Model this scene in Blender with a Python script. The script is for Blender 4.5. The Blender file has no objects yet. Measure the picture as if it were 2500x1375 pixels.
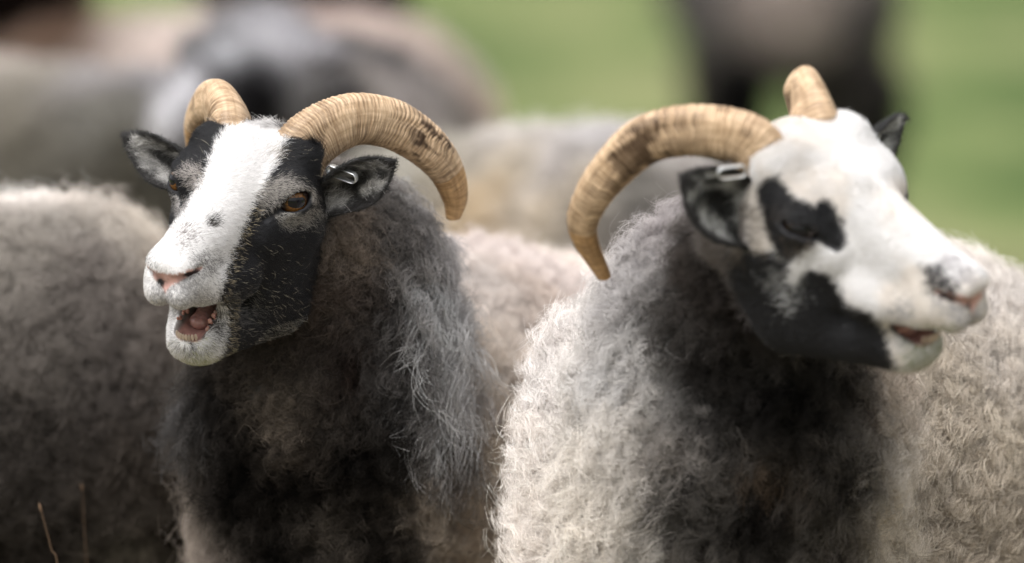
import bpy, math, random
import numpy as np
from mathutils import Matrix, Vector

# ------------------------------------------------------------------ camera, sky, sun, exposure
sc = bpy.context.scene
CAM = np.array([0.0, 0.0, 1.2]); PITCH = math.radians(4.04)
cd = bpy.data.cameras.new("camera"); cam = bpy.data.objects.new("camera", cd)
sc.collection.objects.link(cam)
cam.location = CAM; cam.rotation_euler = (math.pi/2 - PITCH, 0, 0)
cd.lens = 300; cd.sensor_width = 36; cd.clip_end = 2000; cd.clip_start = .1
cd.dof.use_dof = True; cd.dof.focus_distance = 7.2; cd.dof.aperture_fstop = 3.35
sc.camera = cam

SUN_EL, SUN_AZ = math.radians(58), math.radians(215)     # azimuth clockwise from +Y (the view direction)
w = bpy.data.worlds.new("World"); sc.world = w; w.use_nodes = True
nt = w.node_tree; nt.nodes.clear()
out = nt.nodes.new("ShaderNodeOutputWorld"); bg = nt.nodes.new("ShaderNodeBackground")
sky = nt.nodes.new("ShaderNodeTexSky"); sky.sky_type = 'NISHITA'; sky.sun_disc = False
sky.sun_elevation = SUN_EL; sky.sun_rotation = SUN_AZ
sky.air_density = 1.0; sky.dust_density = 5.0; sky.ozone_density = 1.0
bg.inputs[1].default_value = 0.165
hs = nt.nodes.new("ShaderNodeHueSaturation"); hs.inputs['Saturation'].default_value = .12
nt.links.new(sky.outputs[0], hs.inputs['Color']); nt.links.new(hs.outputs[0], bg.inputs[0]); nt.links.new(bg.outputs[0], out.inputs[0])
sd = bpy.data.lights.new("sun", 'SUN'); sd.energy = 1.6; sd.angle = math.radians(50); sd.color = (1, .975, .95)
sun = bpy.data.objects.new("sun", sd); sc.collection.objects.link(sun)
sdir = Vector((math.sin(SUN_AZ)*math.cos(SUN_EL), math.cos(SUN_AZ)*math.cos(SUN_EL), math.sin(SUN_EL)))
sun.rotation_euler = sdir.to_track_quat('Z', 'Y').to_euler(); sun.location = sdir*20
sc.view_settings.view_transform = 'Standard'; sc.view_settings.look = 'None'
sc.view_settings.exposure = 0.52; sc.view_settings.gamma = 1.0
try:
    sc.cycles_curves.shape = 'RIBBONS'
except Exception:
    pass
sc.cycles.max_bounces = 6; sc.cycles.diffuse_bounces = 4; sc.cycles.glossy_bounces = 2
sc.cycles.transparent_max_bounces = 8; sc.cycles.transmission_bounces = 4

# ------------------------------------------------------------------ helpers
rng = np.random.default_rng(7)
FWD = np.array([0, math.cos(PITCH), -math.sin(PITCH)]); UPV = np.array([0, math.sin(PITCH), math.cos(PITCH)])
RCAM = np.stack([np.array([1., 0, 0]), FWD, UPV], 1)
def P(u, v, d):
    """a point at distance d (metres) on the sight line through (u, v)"""
    return CAM + d*(FWD + np.array([1., 0, 0])*(u-1250)/2500*.12 - UPV*(v-687.5)/2500*.12)
def eul(y, p, r):
    y, p, r = map(math.radians, (y, p, r))
    cy, sy, cp, sp, cr, sr = math.cos(y), math.sin(y), math.cos(p), math.sin(p), math.cos(r), math.sin(r)
    return np.array([[cy,-sy,0],[sy,cy,0],[0,0,1]]) @ np.array([[1,0,0],[0,cp,-sp],[0,sp,cp]]) @ np.array([[cr,0,sr],[0,1,0],[-sr,0,cr]])
def nrmz(a): return a/np.maximum(np.linalg.norm(a, axis=-1, keepdims=True), 1e-9)
def smooth(x, a, b):
    t = np.clip((x-a)/(b-a), 0, 1); return t*t*(3-2*t)
def _h(i, j, k, s):
    n = (i.astype(np.int64)*374761393 + j.astype(np.int64)*668265263 + k.astype(np.int64)*2147483647 + s*974634777) & 0x7fffffff
    n = ((n ^ (n >> 13))*1274126177) & 0x7fffffff
    n = (n ^ (n >> 16)) & 0xffff
    return n/65535.0
def noise(p, f, s=0):
    q = np.asarray(p, float)*f; i = np.floor(q).astype(np.int64); t = q-i; t = t*t*(3-2*t)
    r = 0
    for a in (0, 1):
        for b in (0, 1):
            for c in (0, 1):
                r = r + _h(i[:,0]+a, i[:,1]+b, i[:,2]+c, s)*(t[:,0] if a else 1-t[:,0])*(t[:,1] if b else 1-t[:,1])*(t[:,2] if c else 1-t[:,2])
    return r
def fbm(p, f, s=0, o=3):
    return sum(noise(p, f*2**i, s+i)*.5**i for i in range(o))/sum(.5**i for i in range(o))

class Field:
    def __init__(s, lo, hi, h):
        s.lo = np.array(lo, float); s.h = h; s.n = np.ceil((np.array(hi)-s.lo)/h).astype(int)+1
        s.F = np.full(s.n, .3, np.float32)
    def sub(s, lo, hi):
        a = np.clip(np.floor((lo-s.lo)/s.h).astype(int), 0, s.n); b = np.clip(np.ceil((hi-s.lo)/s.h).astype(int)+1, 0, s.n)
        sl = tuple(slice(x, y) for x, y in zip(a, b))
        g = np.stack(np.meshgrid(*[s.lo[i]+np.arange(a[i], b[i])*s.h for i in range(3)], indexing='ij'), -1)
        return sl, g
    def apply(s, f, lo, hi, k, cut=False):
        m = 2.5*k + 4*s.h
        sl, g = s.sub(np.array(lo)-m, np.array(hi)+m)
        if g.size == 0: return
        d = f(g).astype(np.float32); A = s.F[sl]
        if cut:
            d = -d; hh = np.clip(.5+.5*(d-A)/k, 0, 1); s.F[sl] = A*(1-hh)+d*hh + k*hh*(1-hh)
        else:
            hh = np.clip(.5+.5*(d-A)/k, 0, 1); s.F[sl] = d*(1-hh)+A*hh - k*hh*(1-hh)
    def ell(s, c, r, k=.01, R=None, cut=False):
        c = np.array(c, float); r = np.array(r, float)
        def f(g):
            q = g-c
            if R is not None: q = q@R
            a = np.linalg.norm(q/r, axis=-1); b = np.linalg.norm(q/r**2, axis=-1)
            return a*(a-1)/np.maximum(b, 1e-6)
        m = r.max() if R is not None else r
        s.apply(f, c-m, c+m, k, cut)
    def cone(s, a, b, ra, rb, k=.01, cut=False, sq=None):
        a = np.array(a, float); b = np.array(b, float); ab = b-a
        def f(g):
            q = g-a; t = np.clip((q@ab)/(ab@ab), 0, 1); dd = q-t[...,None]*ab
            if sq is not None: dd = dd*np.array(sq)
            return np.linalg.norm(dd, axis=-1)-(ra+(rb-ra)*t)
        m = max(ra, rb)*(1 if sq is None else 1/min(sq))
        s.apply(f, np.minimum(a, b)-m, np.maximum(a, b)+m, k, cut)
    def sample(s, p):
        q = (p-s.lo)/s.h; q = np.clip(q, 0, s.n-1.001); i = q.astype(int); t = q-i; r = 0
        for a in (0, 1):
            for b in (0, 1):
                for c in (0, 1):
                    r = r + s.F[i[:,0]+a, i[:,1]+b, i[:,2]+c]*(t[:,0] if a else 1-t[:,0])*(t[:,1] if b else 1-t[:,1])*(t[:,2] if c else 1-t[:,2])
        return r
    def mesh(s):
        F = s.F; S = F < 0; n = s.n
        acc = np.zeros(tuple(n-1)+(4,), np.float32)
        for ax in range(3):
            sa = [slice(None)]*3; sb = [slice(None)]*3; sa[ax] = slice(0, -1); sb[ax] = slice(1, None)
            A, B = F[tuple(sa)], F[tuple(sb)]
            I = np.argwhere((A < 0) != (B < 0))
            va, vb = A[tuple(I.T)], B[tuple(I.T)]; t = va/(va-vb)
            pos = I.astype(np.float32); pos[:, ax] += t
            o = [i for i in range(3) if i != ax]
            for da in (0, 1):
                for db in (0, 1):
                    J = I.copy(); J[:, o[0]] -= da; J[:, o[1]] -= db
                    ok = (J >= 0).all(1) & (J < n-1).all(1)
                    np.add.at(acc, tuple(J[ok].T), np.concatenate([pos[ok], np.ones((ok.sum(), 1), np.float32)], 1))
        act = acc[..., 3] > 0; idx = np.full(act.shape, -1, np.int64); idx[act] = np.arange(act.sum())
        V = acc[act]; V = V[:, :3]/V[:, 3:4]*s.h + s.lo
        Q = []
        for ax in range(3):
            sa = [slice(None)]*3; sb = [slice(None)]*3; sa[ax] = slice(0, -1); sb[ax] = slice(1, None)
            C = S[tuple(sa)] != S[tuple(sb)]
            I = np.argwhere(C); b1, b2 = (ax+1) % 3, (ax+2) % 3
            ok = (I[:, b1] > 0) & (I[:, b2] > 0) & (I[:, b1] < n[b1]-1) & (I[:, b2] < n[b2]-1); I = I[ok]
            def c(d1, d2):
                J = I.copy(); J[:, b1] -= d1; J[:, b2] -= d2; return idx[tuple(J.T)]
            q = np.stack([c(1, 1), c(0, 1), c(0, 0), c(1, 0)], 1)
            fl = ~S[tuple(I.T)]; q[fl] = q[fl][:, ::-1]
            Q.append(q)
        Q = np.concatenate(Q); Q = Q[(Q >= 0).all(1)]
        return V.astype(float), Q

def tris(Q): return np.concatenate([Q[:, [0,1,2]], Q[:, [0,2,3]]])
def vnormals(V, Q):
    T = tris(Q); n = np.cross(V[T[:,1]]-V[T[:,0]], V[T[:,2]]-V[T[:,0]])
    N = np.zeros_like(V)
    for i in range(3): np.add.at(N, T[:, i], n)
    return nrmz(N)
def relax(V, Q, it=1, lam=.5):
    for _ in range(it):
        S = np.zeros_like(V); c = np.zeros(len(V))
        for i in range(4):
            a, b = Q[:, i], Q[:, (i+1) % 4]
            np.add.at(S, a, V[b]); np.add.at(S, b, V[a]); np.add.at(c, a, 1); np.add.at(c, b, 1)
        V = V + lam*(S/np.maximum(c, 1)[:, None]-V)
    return V

def mesh_obj(name, V, Q, mat, parent=None, col=None, smoothf=True, extra=None):
    me = bpy.data.meshes.new(name)
    V = np.asarray(V, np.float32); Q = np.asarray(Q, np.int32)
    me.vertices.add(len(V)); me.vertices.foreach_set('co', V.ravel())
    k = Q.shape[1]; me.loops.add(Q.size); me.loops.foreach_set('vertex_index', Q.ravel())
    me.polygons.add(len(Q)); me.polygons.foreach_set('loop_start', np.arange(0, Q.size, k, dtype=np.int32))
    me.polygons.foreach_set('loop_total', np.full(len(Q), k, np.int32))
    me.polygons.foreach_set('use_smooth', np.full(len(Q), smoothf))
    me.update(calc_edges=True); me.validate()
    if col is not None:
        a = me.attributes.new('tint', 'FLOAT_COLOR', 'POINT')
        c = np.ones((len(V), 4), np.float32); c[:, :3] = col; a.data.foreach_set('color', c.ravel())
    for nm, arr in (extra or {}).items():
        a = me.attributes.new(nm, 'FLOAT_VECTOR', 'POINT'); a.data.foreach_set('vector', np.asarray(arr, np.float32).ravel())
    if mat: me.materials.append(mat)
    o = bpy.data.objects.new(name, me); sc.collection.objects.link(o)
    if parent is not None: set_parent(o, parent)
    return o
def set_parent(o, parent):
    o.parent = parent; o.matrix_parent_inverse = parent.matrix_basis.inverted()
def thing(name, loc, label, cat, group=None):
    o = bpy.data.objects.new(name, None); sc.collection.objects.link(o); o.location = loc
    o.empty_display_size = .1
    o['label'] = label; o['category'] = cat
    if group: o['group'] = group
    return o
def hair_obj(name, pts, rad, col, mat, parent):
    """pts (n,k,3), rad (n,k), col (n,k,3)"""
    n, k, _ = pts.shape
    hc = bpy.data.hair_curves.new(name); hc.add_curves([k]*n)
    hc.attributes['position'].data.foreach_set('vector', pts.astype(np.float32).ravel())
    r = hc.attributes.get('radius') or hc.attributes.new('radius', 'FLOAT', 'POINT')
    r.data.foreach_set('value', rad.astype(np.float32).ravel())
    a = hc.attributes.new('tint', 'FLOAT_COLOR', 'POINT')
    c = np.ones((n*k, 4), np.float32); c[:, :3] = np.clip(col, 0, 1).reshape(-1, 3); a.data.foreach_set('color', c.ravel())
    hc.materials.append(mat)
    o = bpy.data.objects.new(name, hc); sc.collection.objects.link(o); set_parent(o, parent)
    return o

# ------------------------------------------------------------------ materials
def new_mat(name):
    m = bpy.data.materials.new(name); m.use_nodes = True; return m, m.node_tree, m.node_tree.nodes['Principled BSDF']
def tint_mat(name, rough=.7, spec=.3, bump=None, coat=0, sheen=0, sss=0, gain=1.0):
    m, t, b = new_mat(name)
    a = t.nodes.new('ShaderNodeAttribute'); a.attribute_name = 'tint'
    t.links.new(a.outputs['Color'], b.inputs['Base Color'])
    b.inputs['Roughness'].default_value = rough; b.inputs['Specular IOR Level'].default_value = spec
    b.inputs['Coat Weight'].default_value = coat; b.inputs['Sheen Weight'].default_value = sheen
    if sss:
        b.inputs['Subsurface Weight'].default_value = sss; b.inputs['Subsurface Scale'].default_value = .004
    if bump:
        sc_, st, ds = bump
        n = t.nodes.new('ShaderNodeTexNoise'); n.inputs['Scale'].default_value = sc_; n.inputs['Detail'].default_value = 6
        g = t.nodes.new('ShaderNodeTexCoord'); t.links.new(g.outputs['Object'], n.inputs['Vector'])
        bp = t.nodes.new('ShaderNodeBump'); bp.inputs['Strength'].default_value = st; bp.inputs['Distance'].default_value = ds
        t.links.new(n.outputs[0], bp.inputs['Height']); t.links.new(bp.outputs[0], b.inputs['Normal'])
    return m
M_SKIN = tint_mat('skin', .65, .3, (900, .5, .0006))
M_WOOLBASE = tint_mat('wool_base', .95, .05, (160, .8, .006))
M_HAIR = tint_mat('short_hair', .45, .35)
M_WOOL = tint_mat('wool', .85, .04)
M_EYE = tint_mat('eyeball', .06, .38)
M_WET = tint_mat('wet_flesh', .14, .6, (500, .3, .0008), sss=.3)
M_TOOTH = tint_mat('tooth', .3, .5)

def horn_mat():
    m, t, b = new_mat('horn_keratin'); N, L = t.nodes, t.links
    at = N.new('ShaderNodeAttribute'); at.attribute_name = 'hc'      # x along the horn in metres, y angle/2pi, z 0..1
    tint = N.new('ShaderNodeAttribute'); tint.attribute_name = 'tint'
    mp = N.new('ShaderNodeMapping'); mp.inputs['Scale'].default_value = (620, .7, .7); L.new(at.outputs['Vector'], mp.inputs[0])
    n1 = N.new('ShaderNodeTexNoise'); n1.inputs['Scale'].default_value = 1.0; n1.inputs['Detail'].default_value = 4; n1.inputs['Distortion'].default_value = .35
    L.new(mp.outputs[0], n1.inputs['Vector'])
    r1 = N.new('ShaderNodeValToRGB'); r1.color_ramp.elements[0].position = .35; r1.color_ramp.elements[0].color = (.66, .61, .56, 1)
    r1.color_ramp.elements[1].position = .62; r1.color_ramp.elements[1].color = (1.1, 1.1, 1.1, 1); L.new(n1.outputs[0], r1.inputs[0])
    mp2 = N.new('ShaderNodeMapping'); mp2.inputs['Scale'].default_value = (35, 5, 5); L.new(at.outputs['Vector'], mp2.inputs[0])
    n2 = N.new('ShaderNodeTexNoise'); n2.inputs['Scale'].default_value = 1.0; n2.inputs['Detail'].default_value = 5
    L.new(mp2.outputs[0], n2.inputs['Vector'])
    r2 = N.new('ShaderNodeValToRGB'); r2.color_ramp.elements[0].position = .3; r2.color_ramp.elements[0].color = (.72, .68, .62, 1)
    r2.color_ramp.elements[1].position = .6; r2.color_ramp.elements[1].color = (1.05, 1.05, 1.05, 1); L.new(n2.outputs[0], r2.inputs[0])
    m1 = N.new('ShaderNodeMix'); m1.data_type = 'RGBA'; m1.blend_type = 'MULTIPLY'; m1.inputs['Factor'].default_value = 1
    L.new(tint.outputs['Color'], m1.inputs['A']); L.new(r1.outputs[0], m1.inputs['B'])
    m2 = N.new('ShaderNodeMix'); m2.data_type = 'RGBA'; m2.blend_type = 'MULTIPLY'; m2.inputs['Factor'].default_value = 1
    L.new(m1.outputs['Result'], m2.inputs['A']); L.new(r2.outputs[0], m2.inputs['B']); L.new(m2.outputs['Result'], b.inputs['Base Color'])
    b.inputs['Roughness'].default_value = .5; b.inputs['Specular IOR Level'].default_value = .35
    bp = N.new('ShaderNodeBump'); bp.inputs['Strength'].default_value = .6; bp.inputs['Distance'].default_value = .0012
    L.new(n1.outputs[0], bp.inputs['Height']); L.new(bp.outputs[0], b.inputs['Normal'])
    return m
M_HORN = horn_mat()
M_METAL, _t, _b = new_mat('tag_metal'); _b.inputs['Base Color'].default_value = (.75, .77, .78, 1); _b.inputs['Metallic'].default_value = .9; _b.inputs['Roughness'].default_value = .38

# ------------------------------------------------------------------ colour patterns
def poly_sd(u, v, poly):
    """signed distance to a polygon (negative inside)"""
    p = np.array(poly, float); q = np.roll(p, -1, 0); X = np.stack([u, v], 1); d = np.full(len(u), 1e9); ins = np.zeros(len(u), bool)
    for a, b in zip(p, q):
        ab = b-a; t = np.clip(((X-a)@ab)/max(ab@ab, 1e-9), 0, 1); d = np.minimum(d, np.linalg.norm(X-a-t[:, None]*ab, axis=1))
        c = ((a[1] > v) != (b[1] > v)); xx = a[0]+(v-a[1])/(b[1]-a[1]+1e-12)*(b[0]-a[0]); ins ^= c & (u < xx)
    return np.where(ins, -d, d)

EYE_C = np.array([.0462, -.1390, .0495]); EYE_R = .0168; EYE_N = nrmz(np.array([.84, .53, .08]))
class Head:
    """local frame: X animal's right, Y forward (nose tip = 0), Z up"""
    def __init__(s, R, nose_uv, depth, jaw, k=1.0):
        s.R = RCAM@R; s.Rl = R; s.o = P(*nose_uv, depth); s.uv = nose_uv; s.s = depth*.12/2500/k; s.jaw = jaw; s.k = k; s.eye = EYE_C.copy(); s.eye_open = .0072
    def w(s, p): return s.k*np.asarray(p)@s.R.T + s.o
    def wd(s, d): return np.asarray(d)@s.R.T
    def l(s, p): return (np.asarray(p)-s.o)@s.R/s.k
    def chart(s, p, n):
        """pattern chart of the head: fixed oblique chart in the head's own frame, mirrored on the far side"""
        vdir = -s.Rl[1]                          # towards the chart's pole, local
        far = (n@vdir) < -.15
        q = p.copy(); q[far, 0] *= -1
        return s.uv[0]+(q@s.Rl[0])/s.s, s.uv[1]-(q@s.Rl[2])/s.s, far
    def jp(s, y, z, x=0):
        a = math.radians(-s.jaw); py, pz = -.165, -.005
        dy, dz = y-py, z-pz
        return (x, py+dy*math.cos(a)-dz*math.sin(a), pz+dy*math.sin(a)+dz*math.cos(a))

def head_mesh(H, h=.0022):
    f = Field((-.085, -.27, -.16), (.085, .02, .13), h)
    f.ell((0, -.165, .030), (.052, .068, .056), .01)                     # cranium
    f.cone((0, -.125, .056), (0, -.185, .070), .020, .026, .02)
    f.cone((0, -.175, .03), (0, -.225, .005), .048, .044, .03)           # occiput into the neck
    f.cone((0, -.030, .014), (0, -.125, .048), .0165, .026, .012, sq=(.85, 1, 1))   # nasal bridge
    f.cone((0, -.04, .004), (0, -.12, .012), .0215, .037, .015)
    for sx in (-1, 1):
        f.ell((sx*.040, -.150, .052), (.022, .034, .024), .014)          # brow
        f.ell((sx*.034, -.168, .080), (.022, .022, .016), .016)          # horn boss
        f.cone((sx*.031, -.115, .018), (sx*.043, -.160, .022), .017, .022, .014)  # cheek bone
        f.ell((sx*.030, -.160, -.020), (.026, .050, .048), .022)         # cheek muscle
        f.ell((sx*.0140, -.032, -.006), (.0148, .028, .0200), .008)       # muzzle sides
        f.ell((sx*.0100, -.0150, -.0125), (.0128, .0160, .0148), .003)      # upper lip lobes
        f.cone((sx*.0165, -.045, -.014), (sx*.026, -.09, -.012), .0130, .019, .012)
        f.ell((sx*.0110, -.0125, .0085), (.0110, .0155, .0105), .006)       # nostril wings
    f.ell((0, -.020, .012), (.020, .022, .016), .01)
    # lower jaw, swung open about its hinge
    J = H.jp
    for sx in (-1, 1):
        f.cone(J(-.07, -.038, sx*.014), J(-.155, -.052, sx*.026), .0155, .026, .012)
        f.cone(J(-.053, -.039, sx*.0108), J(-.085, -.038, sx*.018), .0100, .0115, .006)
    f.ell(J(-.056, -.039), (.0205, .0185, .0165), .008)                     # chin
    f.cone(J(-.07, -.045), J(-.15, -.05), .016, .028, .02)
    # skin between the jaws at the mouth corner
    for sx in (-1, 1):
        f.cone((sx*.0240, -.078, -.016), J(-.078, -.030, sx*.020), .0095, .0095, .008)
    # mouth cavity
    if H.jaw > 0:
        f.cone(np.array(J(-.050, -.024))+[0, 0, .006], (0, -.110, -.030), .0140, .0150, .003, cut=True, sq=(.96, 1, 1))
        f.cone(np.array(J(-.050, -.024))+[0, .006, .012], (0, -.085, -.024), .0165, .012, .003, cut=True, sq=(.85, 1, 1))
    # philtrum, nostrils
    f.cone((0, .006, .003), (0, .002, -.028), .0030, .0030, .004, cut=True)
    for sx in (-1, 1):
        f.cone((sx*.0080, .004, .0000), (sx*.0160, -.005, .0045), .0020, .0034, .003, cut=True)
        f.cone((sx*.0160, -.005, .0045), (sx*.0245, -.021, .0100), .0036, .0018, .003, cut=True)
    # eyes: lid bulge, almond opening, tear groove
    for sx in (-1, 1):
        c = H.eye*[sx, 1, 1]; n = EYE_N*[sx, 1, 1]
        tng = nrmz(np.cross(n, [0, 0, 1.])); tng *= np.sign(tng[1]); up = nrmz(np.cross(tng, n)); up *= np.sign(up[2])
        tn2 = nrmz(tng - .30*up); up2 = nrmz(np.cross(tn2, n)); up2 *= np.sign(up2[2])
        B = np.stack([tn2, up2, n], 1)
        f.ell(c+n*.0012, (.0225, .0200, .0190), .007, R=B)
        f.cone(c+up2*.0135+tn2*.018+n*.000, c+up2*.0165-tn2*.010+n*.003, .0055, .0065, .006)     # upper lid ridge
        f.ell(c+n*.021+up2*.0012+tn2*.0015, (.0195, H.eye_open, .015), .0015, R=B, cut=True)
        f.ell(c, (EYE_R*1.0,)*3, .001, cut=True)
        f.cone(c+tn2*.0170+n*.0145-up2*.001, c+tn2*.034+n*.008-up2*.005, .0030, .0016, .004, cut=True)
        f.cone(c+tn2*.022+n*.017+up2*.004, c-tn2*.010+n*.0215+up2*.0115, .0013, .001, .003, cut=True)
    V, Q = f.mesh(); V = relax(V, Q, 2, .4)
    return f, V, Q

def ear_mesh(base, tip, opn, width, cup=.55, thick=.0016):
    """closed leaf-shaped shell, concave towards opn"""
    base, tip, opn = map(lambda a: np.array(a, float), (base, tip, opn))
    ax = tip-base; L = np.linalg.norm(ax); ax /= L; opn = nrmz(opn-ax*(opn@ax)); sd_ = np.cross(ax, opn)
    nu, nv = 36, 21; t = 1-(1-np.linspace(0, 1, nu))**1.5
    wd = width*.5*np.clip(1-(np.clip(t-.5, 0, 1)/.5)**1.9, 0, 1)**.85; wd[-1] = .0015
    wd = wd*(.62+.38*smooth(t, 0, .45))
    ang = np.linspace(-1, 1, nv)
    cu = (1-.62*smooth(t, 0, .9))*math.pi*cup*1.25
    G = np.zeros((2, nu, nv, 3))
    for i in range(nu):
        th = ang*cu[i]; rr = wd[i]/max(math.sin(min(cu[i], math.pi/2)), .3)
        off = rr*(1-np.cos(th))
        wob = .0012*np.sin(t[i]*9+ang*2)
        ce = base+ax*L*t[i] - opn*(rr*(1-math.cos(min(cu[i], 1.5)))*.8) + opn*.006*math.sin(t[i]*3)
        p = ce + sd_*(rr*np.sin(th))[:, None] + opn*(off+wob)[:, None]
        nn = nrmz(opn*np.cos(th)[:, None] - sd_*np.sin(th)[:, None])
        tk = thick*(1-.6*abs(ang)**4)
        G[0, i] = p + nn*tk[:, None]; G[1, i] = p - nn*tk[:, None]
    V = G.reshape(-1, 3); Q = []
    I = lambda s_, i, j: s_*nu*nv+i*nv+j
    for i in range(nu-1):
        for j in range(nv-1):
            Q.append((I(0,i,j), I(0,i,j+1), I(0,i+1,j+1), I(0,i+1,j))); Q.append((I(1,i,j), I(1,i+1,j), I(1,i+1,j+1), I(1,i,j+1)))
        for j, fl in ((0, 1), (nv-1, 0)):
            q = (I(0,i,j), I(0,i+1,j), I(1,i+1,j), I(1,i,j)); Q.append(q if fl else q[::-1])
    for j in range(nv-1):
        Q.append((I(0,0,j), I(1,0,j), I(1,0,j+1), I(0,0,j+1))); i = nu-1
        Q.append((I(0,i,j), I(0,i,j+1), I(1,i,j+1), I(1,i,j)))
    Q = np.array(Q)
    # make normals of side 0 point along +opn
    T = Q[0]; n = np.cross(V[T[1]]-V[T[0]], V[T[2]]-V[T[0]])
    mid = Q[(nu//2*2)*(nv-1)]; 
    inner = np.concatenate([np.ones(nu*nv), np.zeros(nu*nv)])
    tt = np.tile(np.repeat(t, nv), 2); aa = np.tile(ang, 2*nu)
    N = vnormals(V, Q); k = I(0, nu//2, nv//2)
    if N[k]@opn < 0: Q = Q[:, ::-1]; N = -N
    return V, Q, N, inner, tt, aa, ax

def catmull(pts, n):
    p = np.array(pts, float); p = np.vstack([2*p[0]-p[1], p, 2*p[-1]-p[-2]]); m = len(p)-3
    t = np.linspace(0, m-1e-6, n); i = t.astype(int); u = (t-i)[:, None]
    a, b, c, d = p[i], p[i+1], p[i+2], p[i+3]
    return .5*(2*b+(c-a)*u+(2*a-5*b+4*c-d)*u**2+(3*b-3*c+d-a)*u**3)
def horn_mesh(pts, rad, up0, seed, ring=.0032, amp=.046, flat=.85, stain=(.62, .10), sth=.55, sang=1.0, sk=1.0):
    """curved tapering horn with growth rings"""
    n, m = 620, 56
    P4 = catmull(np.column_stack([pts, rad]), n); C = P4[:, :3]; r = np.maximum(P4[:, 3], .0012)
    d = np.linalg.norm(np.diff(C, axis=0), axis=1); s = np.concatenate([[0], np.cumsum(d)]); tot = s[-1]
    T = nrmz(np.gradient(C, axis=0)); U = np.zeros_like(C); u = np.array(up0, float)
    for i in range(n):
        u = nrmz(u-T[i]*(u@T[i])); U[i] = u
    W = np.cross(T, U); th = np.linspace(0, 2*np.pi, m, endpoint=False)
    R_ = random.Random(seed); pos = 0; marks = []
    while pos < tot*.97:
        f_ = pos/tot; pos += ring*(.30+1.4*R_.random())*(.45+1.0*f_); marks.append(pos)
    marks = np.array(marks)
    S, A = np.meshgrid(s, th, indexing='ij')
    warp = .0016*np.sin(A*2+S*40)+.0012*np.sin(A*3+1.3+S*70)+.0009*np.sin(A*7+S*55)
    sw = S+warp; near = np.abs(sw[..., None]-marks[None, None]).min(-1)
    g = np.exp(-(near/.00085)**2)*(.35+1.2*noise(np.stack([S.ravel()*55, np.cos(A).ravel()*1.5, np.sin(A).ravel()*1.5], 1), 1, seed+20).reshape(S.shape)); frac = S/tot
    hh = (1-smooth(frac, .72, .93))
    prof = 1 - amp*g*hh + amp*.45*(noise(np.stack([sw.ravel()*90, np.cos(A).ravel(), np.sin(A).ravel()], 1), 1, seed).reshape(S.shape)-.5)*hh
    # rounded-triangle section: a keel on one side
    sec = 1+.07*np.cos(2*A)+.05*np.cos(3*A+.4)
    rr = r[:, None]*prof*sec
    V = C[:, None]+(U[:, None]*np.cos(A)[..., None]+W[:, None]*np.sin(A)[..., None]*flat)*rr[..., None]
    V = V.reshape(-1, 3); i, j = np.meshgrid(np.arange(n-1), np.arange(m), indexing='ij')
    a = i*m+j; b = i*m+(j+1) % m; Q = np.stack([a, b, b+m, a+m], -1).reshape(-1, 4)
    V = np.vstack([V, C[-1]+T[-1]*.002]); k = len(V)-1
    cap = np.array([[(n-1)*m+j, (n-1)*m+(j+1) % m, k, k] for j in range(m)])
    # colour: straw to brown with dark stains in the outer third
    q = np.stack([S.ravel()*1.0, np.cos(A).ravel()*.02, np.sin(A).ravel()*.02], 1)
    big = fbm(q, 28, seed, 3); base = np.array([.68, .50, .335])*(.78+.45*big[:, None])
    fr = frac.ravel()[:, None]
    base = base*(1-.18*smooth(fr, .55, 1)) * np.where(fr > .8, np.array([[.95, .82, .62]]), 1)
    q2 = np.stack([S.ravel()*.9, np.cos(A).ravel()*.012, np.sin(A).ravel()*.012], 1)
    st = smooth(fbm(q2*[.55, 1.5, 1.5], 120, seed+9, 3), sth-.03, sth+.13)[:, None]*np.clip(np.exp(-((fr-stain[0])/stain[1])**2)*1.2+.35*smooth(fr, .8, .86)*(1-smooth(fr, .9, .97)), 0, 1)
    st = st*(.45+.55*smooth(np.cos(A.ravel()-sang), -.2, .6))[:, None]*sk
    st = np.clip(st+.55*(g*hh).ravel()[:, None]*(.35+.65*(noise(q, 60, seed+3) > .5))[:, None]*.9, 0, 1)
    col = base*(1-st)+np.array([.07, .04, .022])*st; col = col*(1-.35*np.exp(-S.ravel()/.02))[:, None]
    col = np.vstack([col, col[-1]])
    hc = np.stack([S.ravel(), np.cos(A).ravel(), np.sin(A).ravel()], 1); hc = np.vstack([hc, hc[-1]])
    Qa = np.vstack([Q, cap])
    return V, Qa[:, ::1], col, hc
def horn_obj(parent, H, pts, rad, up0, seed, **kw):
    V, Q, col, hc = horn_mesh(pts, rad, up0, seed, **kw)
    # triangles at the tip are stored as degenerate quads: write them as triangles
    me = bpy.data.meshes.new('horn'); Vw = H.w(V)
    c = Vw.mean(0); faces = [tuple(q) if q[2] != q[3] else tuple(q[:3]) for q in Q.tolist()]
    me.from_pydata(Vw.tolist(), [], faces); me.update()
    me.polygons.foreach_set('use_smooth', np.full(len(faces), True))
    a = me.attributes.new('tint', 'FLOAT_COLOR', 'POINT'); cc = np.ones((len(V), 4), np.float32); cc[:, :3] = col; a.data.foreach_set('color', cc.ravel())
    a = me.attributes.new('hc', 'FLOAT_VECTOR', 'POINT'); a.data.foreach_set('vector', hc.astype(np.float32).ravel())
    me.materials.append(M_HORN); o = bpy.data.objects.new('horn', me); sc.collection.objects.link(o); set_parent(o, parent)
    return o

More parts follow.
